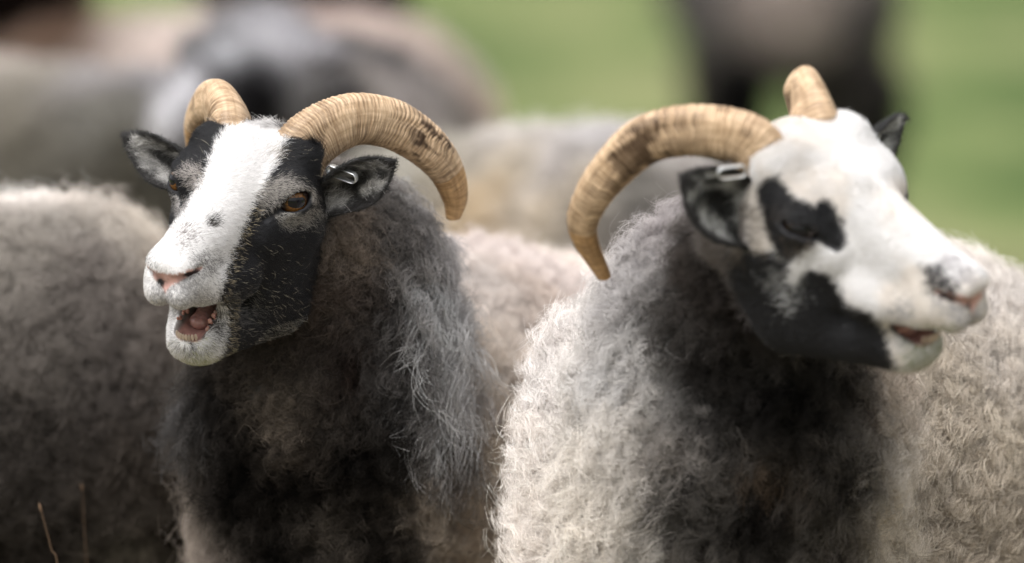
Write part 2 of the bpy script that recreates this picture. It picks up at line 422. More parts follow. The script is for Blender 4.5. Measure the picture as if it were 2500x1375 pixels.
def uv_sphere(c, r, ax, nu=72, nv=48):
    ax = nrmz(np.array(ax, float)); t = nrmz(np.cross(ax, [0, 0, 1.])); b = np.cross(t, ax)
    V = []; 
    for i in range(nv+1):
        ph = math.pi*i/nv
        for j in range(nu):
            th = 2*math.pi*j/nu
            V.append((math.sin(ph)*math.cos(th), math.sin(ph)*math.sin(th), math.cos(ph)))
    L = np.array(V); V = np.array(c)+r*(L[:, :1]*t+L[:, 1:2]*b+L[:, 2:]*ax)
    Q = np.array([(i*nu+j, (i+1)*nu+j, (i+1)*nu+(j+1) % nu, i*nu+(j+1) % nu) for i in range(nv) for j in range(nu)])
    return V, Q, L
def eye_obj(parent, H, sx, dark=1.0):
    c = H.eye*[sx, 1, 1]; look = nrmz(np.array([sx*.78, .62, -.02]))
    V, Q, L = uv_sphere(c, EYE_R-.0002, look, 192, 128)
    rr = np.hypot(L[:, 0], L[:, 1]); front = L[:, 2] > 0
    V = V + look*((.0012*np.clip(1-(rr/.6)**2, 0, 1))*front)[:, None]       # cornea bulge
    pup = ((np.abs(L[:, 0])/.50)**3+(np.abs(L[:, 1]-.10)/.27)**3 < 1) & front  # pupil enlarged and raised, painting in shade from the upper lid
    iris = (rr < .66) & front
    q = np.stack([np.arctan2(L[:, 1], L[:, 0])*3, rr*4, rr*0], 1)
    nz = noise(q, 2.5, 3)[:, None]
    col = np.tile([[.02, .012, .011]], (len(V), 1)); ic = dark*np.array([.13, .055, .012])*(.5+1.0*nz)*(1-.85*smooth(rr, .48, .64))[:, None]
    col[iris] = ic[iris]; col[pup] = (.004, .004, .006)
    return mesh_obj('eye', H.w(V), Q, M_EYE, parent, col)

# ------------------------------------------------------------------ fur
def sample(V, Q, n, dens=None):
    T = tris(Q); a, b, c = V[T[:,0]], V[T[:,1]], V[T[:,2]]
    A = np.linalg.norm(np.cross(b-a, c-a), axis=1)
    if dens is not None: A = A*dens[T].mean(1)
    i = rng.choice(len(T), n, p=A/A.sum()); u, v = rng.random(n), rng.random(n); m = u+v > 1; u[m], v[m] = 1-u[m], 1-v[m]
    u, v = u[:, None], v[:, None]
    return i, (1-u-v), u, v, T[i]
def interp(X, smp):
    i, a, b, c, t = smp; 
    if X.ndim == 1: return a[:,0]*X[t[:,0]]+b[:,0]*X[t[:,1]]+c[:,0]*X[t[:,2]]
    return a*X[t[:,0]]+b*X[t[:,1]]+c*X[t[:,2]]
def basis(n):
    r = np.where(np.abs(n[:, 2:3]) < .9, np.array([[0, 0, 1.]]), np.array([[1., 0, 0]])); e1 = nrmz(np.cross(n, r)); return e1, np.cross(n, e1)
def short_fur(p, n, comb, L, col, K=4, lift=.35, jit=.25, rad=.00014, bend=.25):
    comb = comb - n*(comb*n).sum(1, keepdims=True); comb = nrmz(comb)
    N = len(p); d = nrmz(n*lift+comb+rng.normal(0, jit, (N, 3))); L = L[:, None] if np.ndim(L) else np.full((N, 1), L)
    side = nrmz(np.cross(n, d)+1e-6)*rng.normal(0, bend, (N, 1)); t = np.linspace(0, 1, K)
    pts = p[:, None]+(d*L)[:, None]*t[None, :, None]+((side-n*.12)*L)[:, None]*(t**2)[None, :, None]
    if not np.ndim(rad): rad = np.full(N, rad)
    r = rad[:, None]*(1-.75*t**1.5)[None]
    return pts, r, np.repeat(col[:, None], K, 1)
def locks(p, n, comb, L, col, per, spread, K=8, lift=.5, wav=.10, turns=1.2, clump=.75, grav=.25, rad=.00022, jit=.2, tipcol=None, loose=.12):
    """wool in locks: each centre curve carries `per` strands that close towards its tip"""
    M = len(p); comb = comb-n*(comb*n).sum(1, keepdims=True)
    d = nrmz(n*lift+comb+rng.normal(0, jit, (M, 3))); e1, e2 = basis(d); t = np.linspace(0, 1, K)
    ph = rng.random(M)*2*np.pi; tu = turns*(.6+.8*rng.random(M)); am = wav*L*(.5+rng.random(M))
    a = ph[:, None]+2*np.pi*tu[:, None]*t; g = (am[:, None]*t**.6)[..., None]
    C = p[:, None]+(d*L[:, None])[:, None]*t[None, :, None]*1.0 + g*(np.cos(a)[..., None]*e1[:, None]+np.sin(a)[..., None]*e2[:, None]) - g[:, :1]*0
    C[..., 2] -= (grav*L)[:, None]*t**1.6
    i = np.repeat(np.arange(M), per); S = len(i)
    f1, f2 = basis(n); o = (f1[i]*rng.normal(0, 1, (S, 1))+f2[i]*rng.normal(0, 1, (S, 1)))*spread*(L[i, None]/L.mean())**.5
    cl = (1-clump*t**1.2)[None, :, None]
    pts = C[i]+o[:, None]*cl
    b = rng.random(S)*2*np.pi; w2 = (loose*L[i]*rng.random(S))[:, None]*t
    bb = b[:, None]+2*np.pi*(tu[i]*1.6)[:, None]*t
    pts += (np.cos(bb)*w2)[..., None]*e1[i][:, None]+(np.sin(bb)*w2)[..., None]*e2[i][:, None]
    Ls = (.75+.5*rng.random(S))[:, None, None]; pts = pts[:, :1]+(pts-pts[:, :1])*Ls
    r = (rad if np.ndim(rad) == 0 else rad[i][:, None])*(1-.6*t**2)[None]*(.7+.6*rng.random(S))[:, None]
    c0 = col[i]*(.85+.3*rng.random(S))[:, None]; c1 = c0 if tipcol is None else tipcol[i]*(.85+.3*rng.random(S))[:, None]
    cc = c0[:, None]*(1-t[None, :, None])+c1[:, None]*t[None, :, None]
    return pts, r, cc


# ------------------------------------------------------------------ heads: colour and fur
WHITE = np.array([.79, .775, .77]); BLACK = np.array([.012, .012, .014]); GREY = np.array([.20, .19, .18])
def flesh_mask(H, p):
    """nose leather, lips' inner side and mouth lining, in the head's frame"""
    j = np.array(H.jp(0, 0)); a = math.radians(H.jaw)
    x, y, z = p.T
    lea = poly_sd(np.abs(x)*1000, z*1000, [(0, -13), (1.8, -9), (6, -4), (13, .5), (21, 6), (24, 10), (21, 11.5), (15, 9), (10, 7.0), (5, 6.5), (0, 6)])
    lea = np.where(y > -.022, lea, 50)
    return lea

def build_head(H, name, parent, pat, nhair, detail=.0022, seed=1):
    f, V, Q = head_mesh(H, detail)
    N = vnormals(V, Q)
    g = np.stack([f.sample(V+np.eye(3)[i]*.002)-f.sample(V-np.eye(3)[i]*.002) for i in range(3)], 1)
    if (g*N).sum(1).mean() < 0: Q = Q[:, ::-1]; N = -N
    return f, V, Q, N

def chart_shapes(u, v, shapes, jitter):
    """paint list: (colour, softness px, prob, polygon or ('c',u,v,r))"""
    pass

# sheep on the left: black and white face
def pat_A(H, p, n, rnd, hair=True):
    u, v, far = H.chart(p, n); N = len(p)
    wob = (fbm(p, 120, 5, 2)-.5)*26
    j = rnd.normal(0, 5 if hair else 2, N)
    col = np.tile(BLACK, (N, 1))*(.8+.5*rnd.random(N))[:, None]; kind = np.zeros(N, int)
    def put(poly, c, soft=0, pr=1.0, k=None):
        if poly[0] == 'c': d = np.hypot((u-poly[1]), (v-poly[2]))-poly[3]
        else: d = poly_sd(u, v, poly)
        m = (d+wob*.5*(soft+.4)+j*(.6+soft) < 0) & (rnd.random(N) < pr)
        cc = np.array(c)*(.85+.3*rnd.random(N))[:, None]
        col[m] = cc[m]
        if k is not None: kind[m] = k
        return m
    blaze = [(505, 350), (540, 300), (530, 60), (690, 60), (682, 300), (686, 335), (675, 365), (664, 395), (640, 435), (625, 470), (608, 505), (590, 540), (572, 590), (553, 640), (540, 690), (530, 735), (545, 748),
             (547, 800), (538, 860), (490, 930), (380, 930), (330, 760), (330, 690), (375, 590), (420, 545), (450, 500), (470, 455), (498, 405), (505, 370)]
    put(blaze, WHITE, .5, 1, 1)
    put([(490, 330), (545, 300), (520, 335), (505, 372), (498, 350)], BLACK, .2)
    # greyer muzzle, brow and eye patches, spots
    put([(365, 690), (430, 690), (470, 665), (500, 700), (533, 740), (540, 765), (360, 770)], (.36, .35, .36), 2, .60, 1)
    put([(612, 480), (640, 448), (675, 428), (715, 430), (748, 455), (768, 480), (762, 500), (730, 472), (690, 480), (655, 498), (628, 512)], (.34, .315, .29), .8, .72, 2)
    put([(650, 505), (690, 500), (735, 520), (768, 498), (772, 520), (755, 548), (715, 560), (680, 548)], (.33, .31, .285), 1.0, .68, 2)
    put([(418, 418), (440, 398), (478, 398), (494, 425), (480, 462), (462, 462), (445, 440), (430, 428)], (.34, .31, .29), .8, .7, 2)
    put([(405, 470), (440, 478), (456, 492), (448, 520), (428, 528), (408, 500)], (.34, .32, .31), .6, .7, 2)
    put(('c', 513, 539, 15), (.03, .025, .02), .5, .85, 2); put(('c', 448, 578, 24), (.16, .13, .12), 2.5, .45, 2)
    put(('c', 500, 645, 24), (.10, .09, .09), 2.5, .62, 2); put(('c', 372, 640, 10), (.2, .2, .2), 2, .5, 2)
    put(('c', 665, 375, 10), (.3, .25, .2), 2, .4, 2)
    put(('c', 478, 905, 62), (.50, .50, .33), 4.5, .45, 1); put(('c', 478, 945, 60), (.34, .36, .16), 3, .7, 1)
    put([(412, 815), (440, 845), (480, 850), (520, 835), (540, 800), (545, 835), (500, 862), (440, 866), (415, 850)], (.22, .21, .20), 1.5, .5, 1); put(('c', 460, 842, 7), (.03, .03, .035), .4, .95, 1)
    put([(505, 762), (530, 750), (540, 790), (530, 822), (512, 822), (500, 800)], (.13, .12, .115), 1, .75, 1)
    put([(545, 720), (600, 730), (620, 760), (600, 790), (556, 790)], (.16, .15, .14), 4, .45, 2)
    # pale bristles through the black cheek
    ch = poly_sd(u, v, [(600, 560), (660, 590), (720, 640), (740, 720), (700, 830), (620, 850), (560, 830), (550, 700)])
    m = (kind == 0) & (rnd.random(N) < np.where(ch < 0, .012, .002)); col[m] = (.30, .27, .21); kind[m] = 3
    edge = (np.abs(poly_sd(u, v, blaze)) < 26) & (u > 540) & (v > 500) & (kind == 0) & (rnd.random(N) < .09); col[edge] = (.36, .30, .20); kind[edge] = 3
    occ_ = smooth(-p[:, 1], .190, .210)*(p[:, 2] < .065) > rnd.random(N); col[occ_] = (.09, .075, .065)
    lowj = (poly_sd(u, v, [(640, 800), (700, 780), (770, 770), (700, 830), (600, 850)]) < 0) & (rnd.random(N) < .25); col[lowj] = (.4, .38, .33)
    return col, kind, u, v

def pat_B(H, p, n, rnd, hair=True):
    u, v, far = H.chart(p, n); N = len(p)
    wob = (fbm(p, 110, 15, 2)-.5)*26; j = rnd.normal(0, 5, N)
    cr = smooth(fbm(p, 26, 9, 3), .42, .66)[:, None]; col = np.tile(WHITE, (N, 1))*(1-cr*np.array([[.02, .07, .13]]))*(.90+.13*rnd.random(N))[:, None]; kind = np.ones(N, int)
    def put(poly, c, soft=0, pr=1.0, k=0, near=True):
        d = np.hypot(u-poly[1], v-poly[2])-poly[3] if poly[0] == 'c' else poly_sd(u, v, poly)
        m = (d+wob*.5*(soft+.4)+j*(.6+soft) < 0) & (rnd.random(N) < pr)
        if near: m &= ~far
        cc = np.array(c)*(.85+.3*rnd.random(N))[:, None]; col[m] = cc[m]; kind[m] = k
    put([(1870, 450), (1895, 425), (1918, 415), (1945, 455), (1957, 483), (2000, 497), (2018, 485), (2037, 480), (2065, 520), (2085, 570), (2072, 602), (2040, 609), (2012, 588), (1990, 600),
         (1962, 622), (1940, 645), (1905, 610), (1885, 560), (1875, 500)], BLACK, .2)
    put([(1700, 560), (1800, 590), (1870, 610), (1910, 610), (1945, 640), (1940, 680), (1962, 692), (1990, 652), (2030, 660), (2062, 690), (2082, 735), (2140, 760), (2172, 790), (2188, 850),
         (2210, 900), (2000, 960), (1700, 1000)], BLACK, .4)
    put([(1850, 500), (1868, 500), (1880, 560), (1884, 610), (1868, 612), (1855, 560)], (.33, .29, .25), 1, .7)
    put([(1790, 470), (1850, 500), (1850, 600), (1800, 610)], (.20, .17, .15), 2, .7)
    put([(1905, 650), (1960, 690), (1975, 720), (1950, 760), (1925, 730), (1900, 690)], (.42, .42, .42), 2.5, .6, 1)
    put(('c', 1965, 590, 32), (.16, .13, .11), 2.5, .5); put(('c', 1920, 520, 20), (.08, .07, .065), 2, .4)
    put([(2290, 625), (2315, 590), (2390, 670), (2400, 700), (2340, 690)], (.38, .36, .37), 2.5, .75, 1, False)
    put([(2258, 648), (2300, 640), (2348, 698), (2335, 726), (2272, 704)], (.03, .028, .03), 1.0, .92, 0, False)
    put([(2300, 740), (2410, 740), (2410, 800), (2330, 800)], (.36, .35, .36), 2.5, .75, 1, False)
    put(('c', 2215, 760, 22), (.3, .3, .31), 2.5, .6, 1); put(('c', 2240, 830, 20), (.25, .25, .24), 2, .6, 1)
    put([(2240, 800), (2330, 790), (2340, 850), (2290, 910), (2230, 900)], (.30, .32, .20), 2.5, .6, 1, False)
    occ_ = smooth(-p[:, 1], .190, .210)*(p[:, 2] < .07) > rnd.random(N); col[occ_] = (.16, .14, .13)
    return col, kind, u, v

def finish_head(H, f, V, Q, N, pat, nh, parent, seed, hairless_px=(), rad=.00016, skip=None):
    rnd = np.random.default_rng(seed)
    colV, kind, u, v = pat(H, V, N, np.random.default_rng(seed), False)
    colV = colV*.85
    lea = flesh_mask(H, V)
    pink = np.array([.56, .34, .30])*(.40+1.1*fbm(V, 160, 3, 3))[:, None]
    m = smooth(-lea, -1.5, .8)[:, None]; colV = colV*(1-m)+pink*m
    # nostril hollow with its shade painted in dark, and a pigment spot
    for sx in (-1, 1):
        dn = np.linalg.norm((V-np.array([sx*.0185, -.012, .0060]))/np.array([.0070, .011, .0032]), axis=1); k = smooth(-dn, -1.3, -.8)[:, None]; colV = colV*(1-k)+np.array([.03, .015, .015])*k
    dk = np.linalg.norm((V-np.array([.0045, .000, -.0045]))/np.array([.0030, .012, .0040]), axis=1); k = smooth(-dk, -1.25, -.9)[:, None]
    colV = colV*(1-k)+np.array([.02, .018, .02])*k
    # mouth lining: surfaces facing the cavity, painted darker inside for the recess shade
    inner = np.zeros(len(V)); mo = np.zeros(len(V))
    if H.jaw > 0:
        a = np.array(H.jp(-.050, -.024))+[0, 0, .008]; b = np.array([0, -.110, -.028]); ab = b-a; t = np.clip((V-a)@ab/(ab@ab), 0, 1)
        dd = np.linalg.norm((V-a-t[:, None]*ab)*[.9, 1, 1], axis=1)
        inner = smooth(-dd, -.0195, -.0172); k = inner[:, None]
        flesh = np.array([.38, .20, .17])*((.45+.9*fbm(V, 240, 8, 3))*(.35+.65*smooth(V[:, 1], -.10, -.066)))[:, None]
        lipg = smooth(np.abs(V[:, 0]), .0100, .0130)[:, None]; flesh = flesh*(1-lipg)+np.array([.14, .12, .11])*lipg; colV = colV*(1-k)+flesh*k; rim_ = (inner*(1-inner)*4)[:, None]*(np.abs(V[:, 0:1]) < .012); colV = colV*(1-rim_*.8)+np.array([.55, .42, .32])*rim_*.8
    # eyelid rims dark
    er = np.zeros(len(V))
    for sx in (-1, 1):
        c = H.eye*[sx, 1, 1]; dd = np.linalg.norm(V-c, axis=1); er = np.maximum(er, smooth(-dd, -.0218, -.0192))
        n_ = EYE_N*[sx, 1, 1]; tg = nrmz(np.cross(n_, [0, 0, 1.])); tg *= np.sign(tg[1]); up_ = nrmz(np.cross(tg, n_)); up_ *= np.sign(up_[2]); tg = nrmz(tg-.30*up_); a_ = c+tg*.014+n_*.0145; b_ = c+tg*.032+n_*.009-up_*.005; t_ = np.clip((V-a_)@(b_-a_)/((b_-a_)@(b_-a_)), 0, 1)
        er = np.maximum(er, smooth(-np.linalg.norm(V-a_-t_[:, None]*(b_-a_), axis=1), -.0048, -.0030))
    colV = colV*(1-er[:, None])+BLACK*er[:, None]
    dens = (1-smooth(-lea, -1.0, .5))*(1-inner*(1-smooth(-V[:, 0], .0125, .0145)))*(1-er)
    dens = np.where(V[:, 1] < -.235, 0, dens)
    sm = sample(V, Q, nh, dens+1e-6); p = interp(V, sm); n = nrmz(interp(N, sm)); dd = interp(dens, sm)
    keep = dd > .4
    if skip is not None: keep &= skip(H.w(p)) > -.004
    p, n = p[keep], n[keep]
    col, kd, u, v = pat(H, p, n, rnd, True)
    comb = np.stack([p[:, 0]*14, -np.ones(len(p)), -.5-0*p[:, 0]], 1)
    top = smooth(p[:, 1], -.15, -.19)*smooth(p[:, 2], .05, .08); comb = comb*(1-top[:, None])+np.stack([p[:, 0]*4, .1+0*top, 1+0*top], 1)*top[:, None]
    mz = smooth(p[:, 1], -.05, -.02); comb[:, 2] -= mz*.6
    comb += (np.stack([noise(p, 60, 1), noise(p, 60, 2), noise(p, 60, 3)], 1)-.5)*.9
    L = (.0036+.0022*rnd.random(len(p)))*(1+1.1*smooth(p[:, 1], -.10, -.19))*(1-.5*mz)
    eyed = np.min([np.linalg.norm(p-H.eye*[sx, 1, 1], axis=1) for sx in (-1, 1)], 0); L *= .45+.55*smooth(eyed, .017, .032)
    L = np.where(kd == 3, L*1.25, L); r = np.where(kd == 3, rad*1.6, rad)
    L = L*(1+1.6*smooth(-p[:, 1], .160, .200)*(1-top)*rnd.random(len(p))*(col.mean(1) < .2))
    L = L*(1+.9*top*rnd.random(len(p))**3)*(1-getattr(H, 'crop', 0)*top)
    pts, rr, cc = short_fur(p, n, comb, L, col, K=4, lift=.24, jit=.13, rad=r)
    hair_obj('face_hair', H.w(pts), rr, cc, M_HAIR, parent)
    return colV

def ear_build(H, parent, base, tip, opn, width, cup, seed, nh=5000, inner_col=(.36, .35, .34), outer_col=(.02, .02, .02), rim=(.03, .028, .028), base_col=None):
    V, Q, N, inn, tt, aa, ax = ear_mesh(base, tip, opn, width, cup)
    rnd = np.random.default_rng(seed)
    def colour(tt, aa, inn, p, k=0.0):
        edge = np.clip(smooth(np.abs(aa), .62, .88)+smooth(tt, .80, .93), 0, 1)
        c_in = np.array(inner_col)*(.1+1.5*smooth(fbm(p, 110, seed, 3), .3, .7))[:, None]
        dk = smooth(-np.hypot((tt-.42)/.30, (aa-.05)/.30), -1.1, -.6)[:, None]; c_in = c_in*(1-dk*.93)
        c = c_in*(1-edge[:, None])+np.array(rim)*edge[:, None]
        return np.where(inn[:, None] > .5, c, np.array(outer_col)*np.ones((len(tt), 1)))
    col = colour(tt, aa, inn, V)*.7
    sm = sample(V, Q, nh); p = interp(V, sm); n = nrmz(interp(N, sm)); t_, a_, i_ = interp(tt, sm), interp(aa, sm), interp(inn, sm)
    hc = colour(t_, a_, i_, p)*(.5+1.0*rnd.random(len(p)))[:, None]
    comb = ax[None]*1.0 - np.sign(a_)[:, None]*0 + (np.stack([noise(p, 90, 1), noise(p, 90, 2), noise(p, 90, 3)], 1)-.5)*1.2
    L = np.where(i_ > .5, (.004+.012*rnd.random(len(p))*(1-.75*np.abs(a_))*(1-.7*t_)), .0045)
    pts, rr, cc = short_fur(p, n, comb, L, hc, K=5, lift=.35, jit=.25, rad=.00016, bend=.5)
    return V, Q, col, (pts, rr, cc)

def assemble(parent, pieces, name='body', mat=None):
    """one mesh from (V world, Q, colour) pieces"""
    Vs, Qs, Cs, o = [], [], [], 0
    for V, Q, C in pieces:
        Vs.append(V); Qs.append(Q+o); Cs.append(C*np.ones((len(V), 3))); o += len(V)
    return mesh_obj(name, np.vstack(Vs), np.vstack(Qs), mat or M_SKIN, parent, np.vstack(Cs))

def tongue_obj(H, parent):
    a0 = np.array(H.jp(-.050, -.024))+[0, 0, .006]; b0 = np.array([0, -.110, -.030]); ax = nrmz(b0-a0); fw = -ax; up = nrmz(np.cross(ax, [1., 0, 0])); up = up*np.sign(up[2])
    f = Field((-.03, -.13, -.13), (.03, .0, .02), .0014)
    a = a0-up*.0100+ax*.016; b = b0-up*.0085
    f.cone(a, b, .0058, .0095, .006, sq=(.75, 1, 1)); f.ell(a, (.0078, .009, .0050), .006)
    f.cone(a+up*.0065-ax*.01, b+up*.0115, .0014, .0014, .004, cut=True)
    V, Q = f.mesh(); V = relax(V, Q, 2); N = vnormals(V, Q)
    if (N*(V-V.mean(0))).sum() < 0: Q = Q[:, ::-1]; N = -N
    V = V+N*((fbm(V, 420, 5, 2)-.5)*.0014+.0002*np.sin(V[:, 1]*1500+fbm(V, 150, 3, 2)*9))[:, None]
    col = np.array([.36, .19, .165])*(.55+.8*fbm(V, 200, 2, 3))[:, None]*(.4+.6*smooth(V[:, 1], -.105, -.075))[:, None]  # tongue darkened towards its root: mouth shade put into the colour
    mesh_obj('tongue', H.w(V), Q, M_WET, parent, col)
    def knobs(name, spots, size, c, mat):
        P_, Q_, C_, o = [], [], [], 0
        for q, k in spots:
            V, F, L = uv_sphere((0, 0, 0), 1, (0, 1, .01), 14, 10); B = np.stack([np.array([1., 0, 0]), fw, up], 0)
            V = (V*np.array(size)*k)@B+q; P_.append(V); Q_.append(F+o); C_.append(np.tile(c, (len(V), 1))*(.85+.3*rng.random())); o += len(V)
        mesh_obj(name, H.w(np.vstack(P_)), np.vstack(Q_), mat, parent, np.vstack(C_))
    knobs('teeth', [(a0+fw*math.sqrt(.0136**2-x*x)+np.array([x, 0, 0])+up*-.0056, 1) for x in [(i-3.5)*.0025 for i in range(8)]], (.0014, .0011, .0034), [.48, .38, .30], M_TOOTH)
    R_ = random.Random(4)
    for sx in (-1, 1):
        knobs('gum', [(a0+ax*(.002+.030*i/12)+np.array([sx*(.0138+R_.uniform(-.0010, .0006)), 0, 0])+up*R_.uniform(-.006, .002), R_.uniform(.6, 1.1)) for i in range(15)], (.0018, .0020, .0026), [.42, .23, .19], M_WET)

def tag_obj(parent, c, along, across, length=.030, height=.0105, band=.0052, th=.0011):
    """bent metal loop clipped through the ear"""
    along = nrmz(np.array(along, float)); ac = np.array(across, float); ac = nrmz(ac-along*(ac@along)); nn = np.cross(along, ac)
    pts = []; r = height/2; st = (length-height)/2
    for i in range(17): a = math.pi/2+math.pi*i/16; pts.append((-st+r*math.cos(a), r*math.sin(a)))
    for i in range(17): a = -math.pi/2+math.pi*i/16; pts.append((st+r*.8*math.cos(a), r*math.sin(a)))
    pts = np.array(pts); n = len(pts); nxt = np.roll(pts, -1, 0)-np.roll(pts, 1, 0); nv = nrmz(np.stack([nxt[:, 1], -nxt[:, 0]], 1))
    sec = []
    for i in range(12):
        a = 2*math.pi*i/12; ca, sa = math.cos(a), math.sin(a); sec.append((th/2*np.sign(ca)*abs(ca)**.5, band/2*np.sign(sa)*abs(sa)**.5))
    V = []; Q = []
    for i in range(n):
        for (a, b) in sec:
            q = pts[i]+nv[i]*a; V.append(np.array(c)+along*q[0]+ac*q[1]+nn*b)
    for i in range(n):
        for k in range(12):
            Q.append((i*12+k, ((i+1) % n)*12+k, ((i+1) % n)*12+(k+1) % 12, i*12+(k+1) % 12))
    return mesh_obj('ear_tag', np.array(V), np.array(Q), M_METAL, parent)

def to_px(p):
    q = p-CAM; d = q@FWD; return 1250+q[:, 0]/d*2500/.12, 687.5-(q@UPV)/d*2500/.12, d
def body_build(prims, h, noise_amp=0, seed=0):
    lo = np.min([np.minimum(p[1], p[2] if p[0] == 'c' else p[1])-(max(p[3], p[4]) if p[0] == 'c' else max(p[2])) for p in prims], 0)-.04
    hi = np.max([np.maximum(p[1], p[2] if p[0] == 'c' else p[1])+(max(p[3], p[4]) if p[0] == 'c' else max(p[2])) for p in prims], 0)+.04
    f = Field(lo, hi, h)
    for p in prims:
        if p[0] == 'c': f.cone(p[1], p[2], p[3], p[4], p[5])
        else: f.ell(p[1], p[2], p[3])
    V, Q = f.mesh(); V = relax(V, Q, 2); N = vnormals(V, Q)
    g = np.stack([f.sample(V+np.eye(3)[i]*h)-f.sample(V-np.eye(3)[i]*h) for i in range(3)], 1)
    if (g*N).sum(1).mean() < 0: Q = Q[:, ::-1]; N = -N
    if noise_amp:
        V = V+N*((fbm(V, 14, seed, 2)-.5)*noise_amp*1.2+(noise(V, 55, seed+5)-.5)*noise_amp*.5)[:, None]; N = vnormals(V, Q)
        if (g*N).sum(1).mean() < 0: N = -N
    return f, V, Q, N
def seeds3d(seeds, V, N, gain=1.0):
    """colour patches of the coat: each patch is fixed to the nearest skin point"""
    u, v, d = to_px(V); front = (N@FWD) < -.05; S = []
    for (a, b, c, r) in seeds:
        e = np.hypot(u-a, v-b)+(d-d.min())*60; e[~front] = 1e9; i = e.argmin(); c = np.array(c, float)
        if len(c) == 3: c = c*min(1, (c.mean()/.22))**.80*gain
        S.append((V[i], c, r))
    return S
def patchcol(p, S, warp=.022, pw=2.3, sd=0):
    q = p+(np.stack([noise(p, 18, sd+1), noise(p, 18, sd+2), noise(p, 18, sd+3)], 1)-.5)*warp*2+(np.stack([noise(p, 70, sd+4), noise(p, 70, sd+5), noise(p, 70, sd+6)], 1)-.5)*warp*.6
    W = 0; C = 0
    for c, col, r in S:
        w_ = (1/(np.linalg.norm(q-c, axis=1)/(r*.06)+.35))**(2*pw); W = W+w_; C = C+w_[:, None]*col
    return C/W[:, None]
def patchval(p, S, pw=2.3):
    W = 0; C = 0
    for c, val, r in S:
        w_ = (1/(np.linalg.norm(p-c, axis=1)/(r*.06)+.35))**(2*pw); W = W+w_; C = C+w_[:, None]*val
    return C/W[:, None]
def view_weight(V, N, back=.12):
    u, v, d = to_px(V); inf = (u > -250) & (u < 2750) & (v > -250) & (v < 1600)
    return np.where(inf & ((N@FWD) < .25), 1.0, back)
def legs(prims, pts, r=.026):
    for (x, y, z) in pts:
        a = np.array([x, y, z]); k = np.array([x, y+.01, z*.5]); f_ = np.array([x, y, .03])
        prims += [('c', a, k, r*2.2, r*1.1, .03), ('c', k, f_, r, r*.85, .01), ('c', f_, f_+[0, -.03, -.008], r*1.15, r*.9, .01)]

# ================================================================== the setting: grass
def ground_part():
    V, Q = [], []
    ys = np.concatenate([np.linspace(-12, 60, 37), np.linspace(70, 1200, 20)]); xs = np.concatenate([[-900, -400, -150], np.linspace(-60, 60, 31), [150, 400, 900]])
    X, Y = np.meshgrid(xs, ys, indexing='ij'); Z = np.zeros_like(X)
    V = np.stack([X, Y, Z], -1).reshape(-1, 3); n = len(ys)
    Q = np.array([(i*n+j, (i+1)*n+j, (i+1)*n+j+1, i*n+j+1) for i in range(len(xs)-1) for j in range(n-1)])
    m, t, b = new_mat('meadow'); N, L = t.nodes, t.links
    tc = N.new('ShaderNodeTexCoord')
    def nz(s, d, sc=(1, 1, 1)):
        mp = N.new('ShaderNodeMapping'); mp.inputs['Scale'].default_value = sc; L.new(tc.outputs['Object'], mp.inputs[0])
        a = N.new('ShaderNodeTexNoise'); a.inputs['Scale'].default_value = s; a.inputs['Detail'].default_value = d; L.new(mp.outputs[0], a.inputs['Vector']); return a
    a = nz(.9, 3, (1, .35, 1)); r = N.new('ShaderNodeValToRGB'); e = r.color_ramp.elements
    e[0].position = .40; e[0].color = (.072, .112, .036, 1); e[1].position = .61; e[1].color = (.225, .235, .115, 1)
    x = e.new(.5); x.color = (.138, .180, .067, 1)
    L.new(a.outputs[0], r.inputs[0])
    c = nz(14, 6); r2 = N.new('ShaderNodeValToRGB'); r2.color_ramp.elements[0].position = .3; r2.color_ramp.elements[0].color = (.6, .65, .6, 1); r2.color_ramp.elements[1].position = .7; r2.color_ramp.elements[1].color = (1.2, 1.15, 1.1, 1)
    L.new(c.outputs[0], r2.inputs[0])
    mx = N.new('ShaderNodeMix'); mx.data_type = 'RGBA'; mx.blend_type = 'MULTIPLY'; mx.inputs['Factor'].default_value = 1
    L.new(r.outputs[0], mx.inputs['A']); L.new(r2.outputs[0], mx.inputs['B']); sx = N.new('ShaderNodeVectorMath'); sx.operation = 'SUBTRACT'; sx.inputs[1].default_value = (0, 8.5, 0); L.new(tc.outputs['Object'], sx.inputs[0])
    ln = N.new('ShaderNodeVectorMath'); ln.operation = 'LENGTH'; L.new(sx.outputs[0], ln.inputs[0])
    wn = nz(1.1, 4); ad = N.new('ShaderNodeMath'); ad.operation = 'MULTIPLY_ADD'; ad.inputs[1].default_value = 2.5; L.new(wn.outputs[0], ad.inputs[0]); L.new(ln.outputs['Value'], ad.inputs[2])
    mr = N.new('ShaderNodeMapRange'); mr.inputs['From Min'].default_value = 5.0; mr.inputs['From Max'].default_value = 8.0; L.new(ad.outputs[0], mr.inputs['Value'])
    bounce_tan = N.new('ShaderNodeMix'); bounce_tan.data_type = 'RGBA'; bounce_tan.inputs['A'].default_value = (.175, .150, .105, 1); L.new(mr.outputs[0], bounce_tan.inputs['Factor']); L.new(mx.outputs['Result'], bounce_tan.inputs['B']); L.new(bounce_tan.outputs['Result'], b.inputs['Base Color'])  # unseen tan zone under the flock, added to cut green bounce light
    b.inputs['Roughness'].default_value = .95; b.inputs['Specular IOR Level'].default_value = .1
    bp = N.new('ShaderNodeBump'); bp.inputs['Strength'].default_value = .8; bp.inputs['Distance'].default_value = .03; L.new(c.outputs[0], bp.inputs['Height']); L.new(bp.outputs[0], b.inputs['Normal'])
    o = mesh_obj('ground', V, Q, m); o['kind'] = 'structure'
ground_part()

